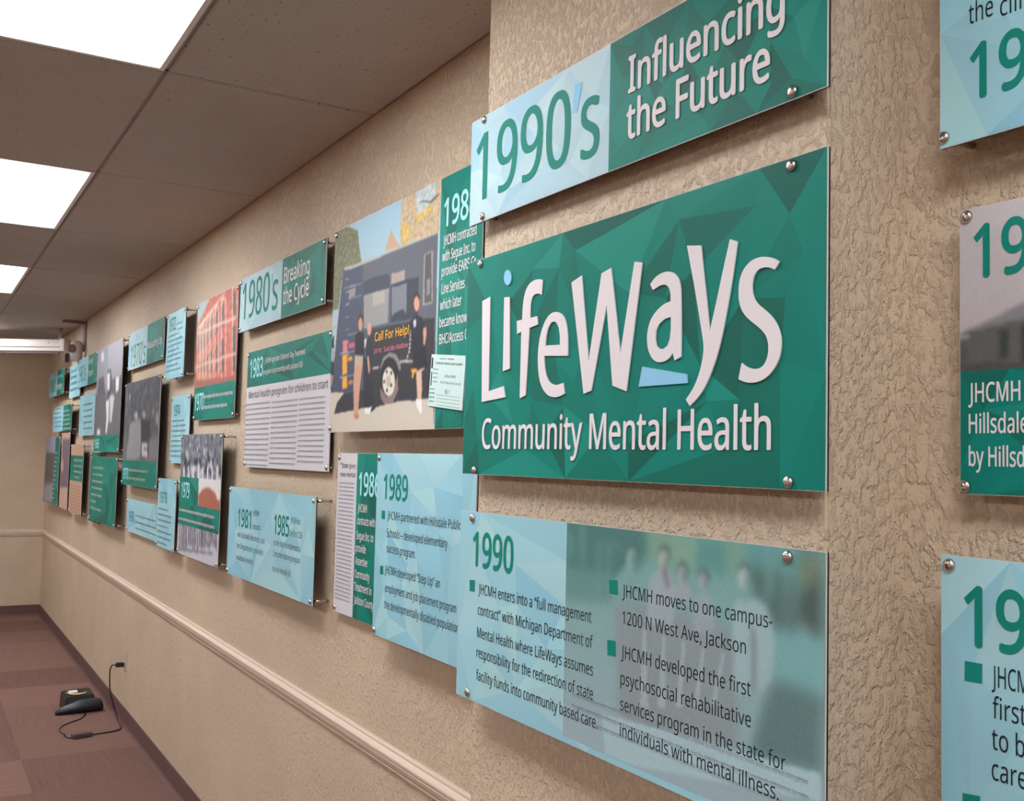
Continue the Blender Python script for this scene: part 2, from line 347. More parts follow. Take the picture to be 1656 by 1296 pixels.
PANELS = [
{'k': 'hdr1990', 'x': 1.0193, 'y0': 1.933, 'y1': 0.9318, 'z0': 0.5037, 'z1': 0.7318, 'reg': [('blue', 0, 0, 0.5106, 0.2282, 11, 14), ('green', 0.5106, 0, 1.0012, 0.2282, 12, 26)], 'let': [('1990', 0.0278, 0.3876, 0.0469, 0.1439, 'teal', 0.6, 0), ('s', 0.426, 0.4799, 0.0407, 0.1439, 'teal', 0.6, 0), ('Influencing', 0.5673, 0.9235, 0.1223, 0.0614, 'white', 1.6, 0.0012), ('the Future', 0.5639, 0.896, 0.0427, 0.0614, 'white', 1.6, 0.0012)], 'words': [], 'poly': [([(0.4019, 0.1899), (0.4268, 0.1861), (0.4097, 0.1344), (0.3955, 0.1361)], 'pale', 0.0004)], 'paint': [], 'caps': [(0.057, 0.2195), (0.0599, 0.0109), (0.9408, 0.0114), (0.9408, 0.2195)]},
{'k': 'logo', 'x': 1.0193, 'y0': 1.9346, 'y1': 0.9305, 'z0': -0.0303, 'z1': 0.4234, 'reg': [('green', 0, 0, 1.0041, 0.4537, 21, 34)], 'let': [('Community Mental Health', 0.0859, 0.9065, 0.0539, 0.0607, 'white', 0.8, 0.0012)], 'words': [], 'poly': [('logo', [[(0.0733, 0.3621), (0.1071, 0.3674), (0.1097, 0.1714), (0.1718, 0.1788), (0.1785, 0.1563), (0.0819, 0.1503)]], 'white'), ('logo', [[(0.165, 0.3586), (0.1864, 0.3568), (0.1932, 0.2126), (0.1665, 0.2088)]], 'white'), ('logo', [[(0.1912, 0.3951), (0.1909, 0.3917), (0.19, 0.3886), (0.1884, 0.3859), (0.1862, 0.3838), (0.1835, 0.3823), (0.1804, 0.3816), (0.1772, 0.3817), (0.1739, 0.3825), (0.1707, 0.3841), (0.1678, 0.3863), (0.1653, 0.3892), (0.1633, 0.3924), (0.1621, 0.3958), (0.1615, 0.3994), (0.1617, 0.4028), (0.1627, 0.406), (0.1643, 0.4087), (0.1666, 0.4108), (0.1693, 0.4123), (0.1724, 0.4129), (0.1757, 0.4128), (0.179, 0.412), (0.1822, 0.4103), (0.1851, 0.4081), (0.1875, 0.4053), (0.1894, 0.4021), (0.1906, 0.3986)]], 'pale'), ('logo', [[(0.235, 0.1516), (0.2562, 0.1565), (0.2609, 0.2208), (0.265, 0.2864), (0.2961, 0.2901), (0.2932, 0.3064), (0.2673, 0.3058), (0.2668, 0.3267), (0.2689, 0.338), (0.2742, 0.3466), (0.2849, 0.3503), (0.2979, 0.3493), (0.3065, 0.3452), (0.3096, 0.374), (0.2967, 0.377), (0.2794, 0.3778), (0.2621, 0.3738), (0.2492, 0.3638), (0.2419, 0.3484), (0.2382, 0.3301), (0.2375, 0.3055), (0.2171, 0.3053), (0.2192, 0.2791), (0.235, 0.2823)]], 'white'), ('logo', [[(0.4006, 0.2221), (0.3206, 0.2283), (0.3225, 0.2119), (0.3275, 0.1937), (0.3375, 0.1797), (0.3509, 0.1728), (0.3671, 0.1704), (0.3876, 0.1737), (0.3934, 0.1539), (0.3759, 0.1492), (0.3579, 0.1484), (0.3395, 0.1518), (0.3225, 0.1615), (0.3093, 0.1767), (0.3022, 0.1952), (0.2983, 0.2182), (0.2989, 0.2431), (0.3047, 0.2676), (0.3153, 0.287), (0.3293, 0.3013), (0.3455, 0.3073), (0.3618, 0.307), (0.378, 0.3014), (0.3903, 0.2902), (0.3972, 0.272), (0.4004, 0.2499)], [(0.324, 0.2473), (0.3742, 0.2446), (0.3736, 0.2611), (0.369, 0.277), (0.3606, 0.2868), (0.3511, 0.29), (0.3422, 0.2887), (0.3323, 0.2796), (0.3266, 0.2656)]], 'white'), ('logo', [[(0.408, 0.355), (0.4405, 0.3632), (0.467, 0.2069), (0.5011, 0.3579), (0.529, 0.3635), (0.5593, 0.2137), (0.5943, 0.3638), (0.6151, 0.3592), (0.5778, 0.1496), (0.539, 0.1609), (0.5178, 0.3011), (0.4765, 0.1552), (0.4534, 0.1507)]], 'white'), ('logo', [[(0.6442, 0.3097), (0.6371, 0.32), (0.6489, 0.3296), (0.6656, 0.3347), (0.6839, 0.3346), (0.6987, 0.3288), (0.7085, 0.319), (0.7137, 0.3036), (0.7157, 0.2513), (0.716, 0.1963), (0.7011, 0.1918), (0.6957, 0.2041), (0.6887, 0.1962), (0.6757, 0.1919), (0.6607, 0.1913), (0.647, 0.1972), (0.6365, 0.2088), (0.6309, 0.2255), (0.6311, 0.2428), (0.6386, 0.2616), (0.6536, 0.275), (0.6719, 0.2836), (0.6893, 0.2862), (0.689, 0.2985), (0.6845, 0.3097), (0.6744, 0.3149), (0.6627, 0.3152), (0.651, 0.3116)], [(0.6905, 0.2613), (0.6757, 0.2597), (0.6609, 0.2528), (0.6537, 0.2428), (0.6523, 0.23), (0.6557, 0.219), (0.6635, 0.213), (0.6736, 0.2122), (0.6833, 0.2167), (0.6887, 0.2267), (0.6909, 0.2434)]], 'white'), ('logo', [[(0.6197, 0.1877), (0.7302, 0.1686), (0.7318, 0.1549), (0.611, 0.1555)]], 'pale'), ('logo', [[(0.7267, 0.3679), (0.7592, 0.3628), (0.7637, 0.331), (0.7726, 0.2819), (0.7809, 0.2293), (0.7934, 0.2665), (0.808, 0.3157), (0.8225, 0.3611), (0.8384, 0.3547), (0.8316, 0.3185), (0.8238, 0.2817), (0.811, 0.2306), (0.8037, 0.208), (0.7949, 0.1854), (0.7797, 0.1566), (0.761, 0.1339), (0.7385, 0.1196), (0.729, 0.1298), (0.7478, 0.1475), (0.7603, 0.1706), (0.767, 0.1918), (0.7686, 0.2089), (0.764, 0.2287), (0.7482, 0.2916), (0.7357, 0.3353)]], 'white'), ('logo', [[(0.9219, 0.3122), (0.9134, 0.3026), (0.901, 0.3079), (0.89, 0.3092), (0.8802, 0.307), (0.8718, 0.299), (0.8683, 0.2862), (0.8708, 0.2715), (0.8794, 0.2592), (0.8935, 0.2495), (0.9074, 0.2389), (0.9183, 0.2258), (0.9252, 0.2113), (0.9267, 0.1954), (0.9229, 0.1781), (0.9137, 0.1649), (0.9002, 0.1538), (0.8837, 0.1484), (0.8668, 0.1477), (0.8524, 0.1509), (0.8436, 0.1547), (0.8497, 0.1773), (0.8608, 0.1704), (0.8751, 0.1668), (0.8876, 0.1676), (0.8959, 0.1731), (0.902, 0.1856), (0.9024, 0.1995), (0.8981, 0.2119), (0.8883, 0.2218), (0.8742, 0.2314), (0.8597, 0.2411), (0.8479, 0.2537), (0.8424, 0.2689), (0.8416, 0.2857), (0.8443, 0.3009), (0.8529, 0.3142), (0.8672, 0.3229), (0.8842, 0.3251), (0.9009, 0.3224), (0.9132, 0.3176)]], 'white')], 'paint': [], 'caps': [(0.0588, 0.4435), (0.0552, 0.0083), (0.9412, 0.4422), (0.9401, 0.0105)]},
{'k': 'p1990', 'x': 1.0033, 'y0': 1.9066, 'y1': 0.9147, 'z0': -0.4859, 'z1': -0.1059, 'reg': [('blue', 0, 0, 0.9919, 0.3801, 31, 22), ('photo', 0.4027, 0.012, 0.9919, 0.3801, 0, 0)], 'let': [('1990', 0.0593, 0.2195, 0.2715, 0.0672, 'teal', 0.9, 0), ('JHCMH enters into a “full management', 0.086, 0.4828, 0.2166, 0.0205, 'ink', 0, 0), ('contract” with Michigan Department of', 0.0856, 0.4878, 0.1749, 0.0205, 'ink', 0, 0), ('Mental Health where LifeWays assumes', 0.0855, 0.4904, 0.1297, 0.0205, 'ink', 0, 0), ('responsibility for the redirection of state', 0.085, 0.4918, 0.0902, 0.0205, 'ink', 0, 0), ('facility funds into community based care.', 0.0864, 0.5055, 0.0457, 0.0205, 'ink', 0, 0), ('JHCMH moves to one campus-', 0.5678, 0.9006, 0.2705, 0.0205, 'ink', 0, 0), ('1200 N West Ave, Jackson', 0.569, 0.8513, 0.2281, 0.0205, 'ink', 0, 0), ('JHCMH developed the first', 0.5673, 0.8613, 0.1733, 0.0205, 'ink', 0, 0), ('psychosocial rehabilitative', 0.5669, 0.8623, 0.1318, 0.0205, 'ink', 0, 0), ('services program in the state for', 0.5673, 0.9264, 0.0911, 0.0205, 'ink', 0, 0), ('individuals with mental illness.', 0.5676, 0.9146, 0.05, 0.0205, 'ink', 0, 0)], 'words': [(0.4282, 0.9668, 0.084, 0.0072, 'softgrey', 0.8), (0.4289, 0.9669, 0.0653, 0.0073, 'softgrey', 0.8), (0.4295, 0.967, 0.0467, 0.0072, 'softgrey', 0.8)], 'poly': [([(0.0477, 0.2401), (0.0705, 0.2417), (0.0702, 0.2183), (0.0489, 0.2176)], 'teal', 0.0004), ([(0.531, 0.2941), (0.5545, 0.2957), (0.556, 0.2724), (0.5322, 0.272)], 'teal', 0.0004), ([(0.5289, 0.1961), (0.5516, 0.1978), (0.5531, 0.1728), (0.5302, 0.1717)], 'teal', 0.0004)], 'paint': [('grad', ((112, 158, 152), (150, 170, 180)), [], 0), ('poly', (78, 120, 116), [(0.4029, 0.3828), (0.629, 0.3788), (0.6299, 0.3428), (0.6091, 0.3227), (0.5448, 0.2953), (0.5335, 0.2583), (0.4041, 0.2437)], 0), ('poly', (100, 140, 138), [(0.4019, 0.3017), (0.5445, 0.3036), (0.5389, 0.2569), (0.4041, 0.2437)], 0), ('poly', (98, 140, 138), [(0.4098, 0.363), (0.4218, 0.3639), (0.4234, 0.3217), (0.4113, 0.3206)], 0), ('poly', (112, 150, 148), [(0.4459, 0.3789), (0.4548, 0.3795), (0.4571, 0.316), (0.4481, 0.3152)], 0), ('poly', (112, 150, 148), [(0.4965, 0.3521), (0.5032, 0.3526), (0.5061, 0.2611), (0.4995, 0.2603)], 0), ('poly', (112, 150, 148), [(0.5244, 0.3522), (0.5305, 0.3527), (0.5324, 0.2939), (0.5263, 0.2932)], 0), ('poly', (110, 150, 148), [(0.4965, 0.3521), (0.5677, 0.3506), (0.5678, 0.3464), (0.4966, 0.3478)], 0), ('poly', (120, 155, 138), [(0.629, 0.3788), (0.6903, 0.3774), (0.6913, 0.331), (0.6299, 0.3428)], 0), ('poly', (125, 160, 142), [(0.6903, 0.3774), (0.7491, 0.3744), (0.7384, 0.3358), (0.6913, 0.331)], 0), ('poly', (90, 140, 138), [(0.7524, 0.3764), (0.8058, 0.3755), (0.809, 0.3288), (0.7687, 0.3381), (0.7428, 0.3268)], 0), ('poly', (115, 155, 140), [(0.8058, 0.3755), (0.849, 0.3758), (0.8471, 0.3477), (0.8138, 0.3344)], 0), ('poly', (100, 150, 152), [(0.849, 0.3774), (0.9882, 0.3799), (0.9874, 0.3589), (0.9274, 0.3402), (0.868, 0.3401), (0.8494, 0.348)], 0), ('poly', (82, 108, 106), [(0.8541, 0.3485), (0.8702, 0.3485), (0.9015, 0.3453), (0.9188, 0.3471), (0.9421, 0.345), (0.9428, 0.2728), (0.9046, 0.27), (0.8888, 0.3009), (0.8662, 0.3076)], 0), ('poly', (118, 158, 155), [(0.8878, 0.3774), (0.9, 0.3769), (0.8998, 0.3087), (0.8887, 0.3105)], 0), ('poly', (118, 158, 155), [(0.9195, 0.3801), (0.9295, 0.3794), (0.9292, 0.3125), (0.9202, 0.3145)], 0), ('poly', (110, 140, 140), [(0.9224, 0.3147), (0.9277, 0.3154), (0.9271, 0.2704), (0.9218, 0.2695)], 0), ('poly', (72, 118, 116), [(0.8689, 0.3775), (0.8707, 0.3776), (0.8712, 0.3405), (0.8694, 0.3403)], 0), ('poly', (72, 118, 116), [(0.8865, 0.3789), (0.8883, 0.3791), (0.8887, 0.3424), (0.8869, 0.3422)], 0), ('poly', (72, 118, 116), [(0.9024, 0.3803), (0.9041, 0.3804), (0.9046, 0.344), (0.9028, 0.3439)], 0), ('poly', (72, 118, 116), [(0.9176, 0.3815), (0.9193, 0.3817), (0.9197, 0.3457), (0.918, 0.3455)], 0), ('poly', (72, 118, 116), [(0.9429, 0.3837), (0.9446, 0.3838), (0.9449, 0.3483), (0.9433, 0.3482)], 0), ('poly', (112, 128, 108), [(0.9459, 0.3746), (0.9883, 0.3694), (0.9865, 0.3483), (0.9484, 0.3303)], 0), ('poly', (78, 92, 88), [(0.9484, 0.3288), (0.9667, 0.3355), (0.9746, 0.3462), (0.9855, 0.3467), (0.9861, 0.2706), (0.9612, 0.2771), (0.9448, 0.2731)], 0), ('poly', (75, 115, 112), [(0.9417, 0.382), (0.9882, 0.3739), (0.9883, 0.3702), (0.9417, 0.3789)], 0), ('poly', (118, 165, 168), [(0.8981, 0.2682), (0.9428, 0.272), (0.9551, 0.2754), (0.9861, 0.2706), (0.9866, 0.2045), (0.9289, 0.1997), (0.8987, 0.2141)], 0), ('poly', (165, 190, 190), [(0.9468, 0.2841), (0.9571, 0.2833), (0.9652, 0.2763), (0.9489, 0.2768)], 0), ('poly', (134, 148, 152), [(0.5453, 0.2626), (0.6978, 0.2668), (0.8366, 0.2573), (0.8391, 0.0937), (0.562, 0.0826)], 0), ('poly', (95, 122, 122), [(0.9007, 0.2029), (0.9305, 0.2047), (0.9869, 0.1978), (0.986, 0.1027), (0.8593, 0.096), (0.8783, 0.1475)], 0), ('blur', 0, [], 30), ('poly', (88, 108, 108), [(0.6094, 0.3428), (0.6087, 0.3376), (0.6064, 0.3328), (0.6026, 0.3288), (0.5977, 0.3259), (0.5923, 0.3246), (0.5868, 0.3248), (0.5817, 0.3267), (0.5776, 0.33), (0.5749, 0.3345), (0.5739, 0.3396), (0.5746, 0.3448), (0.577, 0.3497), (0.5809, 0.3538), (0.5859, 0.3566), (0.5914, 0.3579), (0.5969, 0.3575), (0.6018, 0.3555), (0.6058, 0.3522), (0.6084, 0.3478)], 0), ('poly', (128, 168, 162), [(0.6049, 0.3356), (0.6043, 0.3307), (0.6024, 0.3261), (0.5993, 0.3224), (0.5953, 0.3198), (0.5908, 0.3185), (0.5863, 0.3188), (0.5821, 0.3207), (0.5788, 0.3238), (0.5766, 0.328), (0.5757, 0.3328), (0.5763, 0.3378), (0.5783, 0.3423), (0.5814, 0.3461), (0.5855, 0.3487), (0.59, 0.3499), (0.5945, 0.3495), (0.5986, 0.3476), (0.6019, 0.3445), (0.604, 0.3403)], 0), ('poly', (104, 137, 132), [(0.6041, 0.3335), (0.6038, 0.3301), (0.6029, 0.327), (0.6014, 0.3244), (0.5994, 0.3227), (0.5972, 0.3219), (0.5949, 0.3222), (0.5929, 0.3236), (0.5912, 0.3258), (0.5901, 0.3288), (0.5896, 0.3322), (0.5899, 0.3356), (0.5908, 0.3387), (0.5924, 0.3413), (0.5944, 0.343), (0.5966, 0.3438), (0.5988, 0.3434), (0.6009, 0.3421), (0.6026, 0.3398), (0.6037, 0.3369)], 0), ('poly', (88, 108, 108), [(0.6887, 0.349), (0.688, 0.3443), (0.6858, 0.34), (0.6823, 0.3363), (0.6779, 0.3338), (0.6729, 0.3325), (0.6678, 0.3328), (0.6632, 0.3344), (0.6594, 0.3374), (0.657, 0.3414), (0.656, 0.346), (0.6567, 0.3508), (0.659, 0.3552), (0.6626, 0.3589), (0.6671, 0.3614), (0.6721, 0.3625), (0.6772, 0.3622), (0.6818, 0.3605), (0.6854, 0.3575), (0.6878, 0.3535)], 0), ('poly', (158, 176, 170), [(0.6844, 0.3421), (0.6839, 0.3377), (0.6821, 0.3336), (0.6793, 0.3302), (0.6756, 0.3279), (0.6715, 0.3268), (0.6674, 0.327), (0.6636, 0.3286), (0.6605, 0.3315), (0.6585, 0.3352), (0.6577, 0.3395), (0.6583, 0.344), (0.6601, 0.3481), (0.663, 0.3515), (0.6667, 0.3538), (0.6708, 0.3549), (0.675, 0.3546), (0.6787, 0.3529), (0.6817, 0.3501), (0.6837, 0.3463)], 0), ('poly', (129, 144, 139), [(0.6837, 0.3401), (0.6835, 0.3371), (0.6826, 0.3343), (0.6812, 0.332), (0.6794, 0.3304), (0.6774, 0.3297), (0.6753, 0.33), (0.6734, 0.3312), (0.6719, 0.3332), (0.6709, 0.3359), (0.6705, 0.3389), (0.6707, 0.3419), (0.6716, 0.3448), (0.673, 0.3471), (0.6749, 0.3487), (0.6769, 0.3493), (0.679, 0.349), (0.6808, 0.3478), (0.6824, 0.3458), (0.6834, 0.3431)], 0), ('poly', (88, 108, 108), [(0.7293, 0.329), (0.7287, 0.3244), (0.7268, 0.3202), (0.7238, 0.3166), (0.7199, 0.3141), (0.7156, 0.3129), (0.7112, 0.3131), (0.7072, 0.3148), (0.704, 0.3177), (0.7018, 0.3216), (0.701, 0.326), (0.7016, 0.3307), (0.7036, 0.335), (0.7067, 0.3386), (0.7106, 0.341), (0.7149, 0.3422), (0.7193, 0.3419), (0.7233, 0.3402), (0.7264, 0.3373), (0.7285, 0.3334)], 0), ('poly', (150, 165, 165), [(0.7252, 0.3222), (0.7248, 0.3179), (0.7233, 0.314), (0.7209, 0.3107), (0.7178, 0.3084), (0.7143, 0.3073), (0.7108, 0.3076), (0.7076, 0.3091), (0.705, 0.3119), (0.7033, 0.3156), (0.7026, 0.3198), (0.7031, 0.3241), (0.7046, 0.3281), (0.7071, 0.3314), (0.7102, 0.3337), (0.7137, 0.3347), (0.7172, 0.3344), (0.7204, 0.3328), (0.7229, 0.33), (0.7246, 0.3264)], 0), ('poly', (122, 135, 135), [(0.7253, 0.3204), (0.7251, 0.3174), (0.7243, 0.3147), (0.7231, 0.3124), (0.7216, 0.3109), (0.7199, 0.3102), (0.7181, 0.3105), (0.7165, 0.3117), (0.7152, 0.3136), (0.7144, 0.3162), (0.714, 0.3192), (0.7142, 0.3222), (0.715, 0.3249), (0.7162, 0.3272), (0.7177, 0.3287), (0.7195, 0.3293), (0.7212, 0.3291), (0.7228, 0.3279), (0.7241, 0.3259), (0.7249, 0.3233)], 0), ('poly', (88, 108, 108), [(0.7758, 0.3253), (0.7753, 0.3214), (0.7734, 0.3178), (0.7706, 0.3147), (0.7669, 0.3125), (0.7628, 0.3114), (0.7586, 0.3116), (0.7548, 0.3129), (0.7518, 0.3153), (0.7498, 0.3186), (0.7491, 0.3224), (0.7496, 0.3263), (0.7515, 0.33), (0.7544, 0.3331), (0.7582, 0.3353), (0.7623, 0.3363), (0.7664, 0.3361), (0.7702, 0.3348), (0.7732, 0.3323), (0.7751, 0.3291)], 0), ('poly', (150, 168, 168), [(0.772, 0.3187), (0.7715, 0.3151), (0.7701, 0.3117), (0.7678, 0.3089), (0.7648, 0.3069), (0.7615, 0.3059), (0.7582, 0.3061), (0.7552, 0.3074), (0.7527, 0.3097), (0.7511, 0.3127), (0.7505, 0.3163), (0.751, 0.3199), (0.7525, 0.3233), (0.7548, 0.3262), (0.7578, 0.3281), (0.7611, 0.3291), (0.7644, 0.3289), (0.7674, 0.3275), (0.7698, 0.3252), (0.7714, 0.3222)], 0), ('poly', (122, 137, 137), [(0.772, 0.3169), (0.7718, 0.3144), (0.7711, 0.3121), (0.77, 0.3102), (0.7685, 0.3089), (0.7669, 0.3083), (0.7652, 0.3085), (0.7637, 0.3094), (0.7625, 0.3111), (0.7617, 0.3132), (0.7614, 0.3157), (0.7616, 0.3182), (0.7623, 0.3206), (0.7634, 0.3225), (0.7649, 0.3238), (0.7666, 0.3244), (0.7682, 0.3242), (0.7697, 0.3232), (0.7709, 0.3216), (0.7717, 0.3194)], 0), ('poly', (88, 108, 108), [(0.8589, 0.3393), (0.8583, 0.3345), (0.8565, 0.3301), (0.8536, 0.3264), (0.85, 0.3239), (0.8459, 0.3226), (0.8417, 0.3229), (0.8379, 0.3246), (0.8349, 0.3277), (0.8329, 0.3318), (0.8322, 0.3364), (0.8328, 0.3413), (0.8346, 0.3458), (0.8376, 0.3495), (0.8413, 0.352), (0.8454, 0.3532), (0.8495, 0.3528), (0.8533, 0.351), (0.8562, 0.3479), (0.8582, 0.3439)], 0), ('poly', (165, 190, 188), [(0.8554, 0.333), (0.8549, 0.3285), (0.8534, 0.3244), (0.8511, 0.3209), (0.8481, 0.3185), (0.8447, 0.3174), (0.8413, 0.3177), (0.8382, 0.3194), (0.8357, 0.3223), (0.8341, 0.3262), (0.8335, 0.3306), (0.834, 0.3351), (0.8355, 0.3394), (0.8379, 0.3428), (0.8409, 0.3452), (0.8443, 0.3462), (0.8477, 0.3459), (0.8507, 0.3441), (0.8532, 0.3412), (0.8548, 0.3374)], 0), ('poly', (135, 155, 154), [(0.8548, 0.3313), (0.8546, 0.3281), (0.8539, 0.3253), (0.8527, 0.3229), (0.8512, 0.3213), (0.8495, 0.3206), (0.8478, 0.3209), (0.8463, 0.3222), (0.8451, 0.3242), (0.8442, 0.327), (0.8439, 0.3301), (0.8441, 0.3332), (0.8449, 0.3361), (0.8461, 0.3385), (0.8476, 0.3401), (0.8492, 0.3407), (0.8509, 0.3404), (0.8524, 0.3391), (0.8537, 0.337), (0.8545, 0.3343)], 0), ('poly', (122, 158, 158), [(0.5754, 0.3234), (0.5959, 0.3173), (0.6097, 0.3025), (0.6106, 0.2663), (0.5389, 0.2569), (0.5482, 0.2998)], 0), ('poly', (150, 165, 172), [(0.6606, 0.3259), (0.6854, 0.3246), (0.7011, 0.2974), (0.6934, 0.2388), (0.631, 0.2372), (0.6357, 0.3054)], 0), ('poly', (130, 120, 125), [(0.6652, 0.3284), (0.676, 0.3314), (0.6874, 0.3035), (0.68, 0.2948)], 0), ('poly', (148, 158, 165), [(0.701, 0.305), (0.7274, 0.3119), (0.7395, 0.2832), (0.6926, 0.2771)], 0), ('poly', (145, 160, 168), [(0.7434, 0.2956), (0.7719, 0.3008), (0.7875, 0.2808), (0.7881, 0.2471), (0.7393, 0.2395)], 0), ('poly', (150, 176, 182), [(0.8242, 0.2907), (0.8384, 0.3025), (0.8479, 0.2955), (0.8662, 0.306), (0.8866, 0.3006), (0.899, 0.277), (0.9048, 0.2496), (0.8989, 0.2), (0.877, 0.182), (0.8273, 0.1719)], 0), ('poly', (125, 135, 138), [(0.8599, 0.2648), (0.8667, 0.269), (0.8716, 0.2441), (0.8702, 0.1807), (0.8634, 0.1793)], 0), ('blur', 0, [], 8), ('poly', (152, 168, 174), [(0.623, 0.2275), (0.6293, 0.2272), (0.6391, 0.1093), (0.6183, 0.1079)], 0), ('poly', (152, 168, 174), [(0.6717, 0.2255), (0.6777, 0.2252), (0.6792, 0.118), (0.6618, 0.1173)], 0), ('poly', (152, 168, 174), [(0.7179, 0.2237), (0.7236, 0.2234), (0.7177, 0.1264), (0.7034, 0.1263)], 0), ('poly', (152, 168, 174), [(0.7618, 0.2219), (0.7672, 0.2216), (0.7545, 0.1344), (0.7431, 0.1349)], 0), ('poly', (152, 168, 174), [(0.8036, 0.2202), (0.8087, 0.22), (0.7898, 0.1421), (0.7811, 0.1431)], 0), ('poly', (160, 188, 196), [(0.5165, 0.0725), (0.6873, 0.0859), (0.8391, 0.0937), (0.986, 0.104), (0.9862, 0.0697), (0.5304, 0.0022)], 0)], 'caps': [(0.054, 0.3667), (0.0523, 0.0135), (0.9277, 0.3682), (0.9277, 0.0135)]},
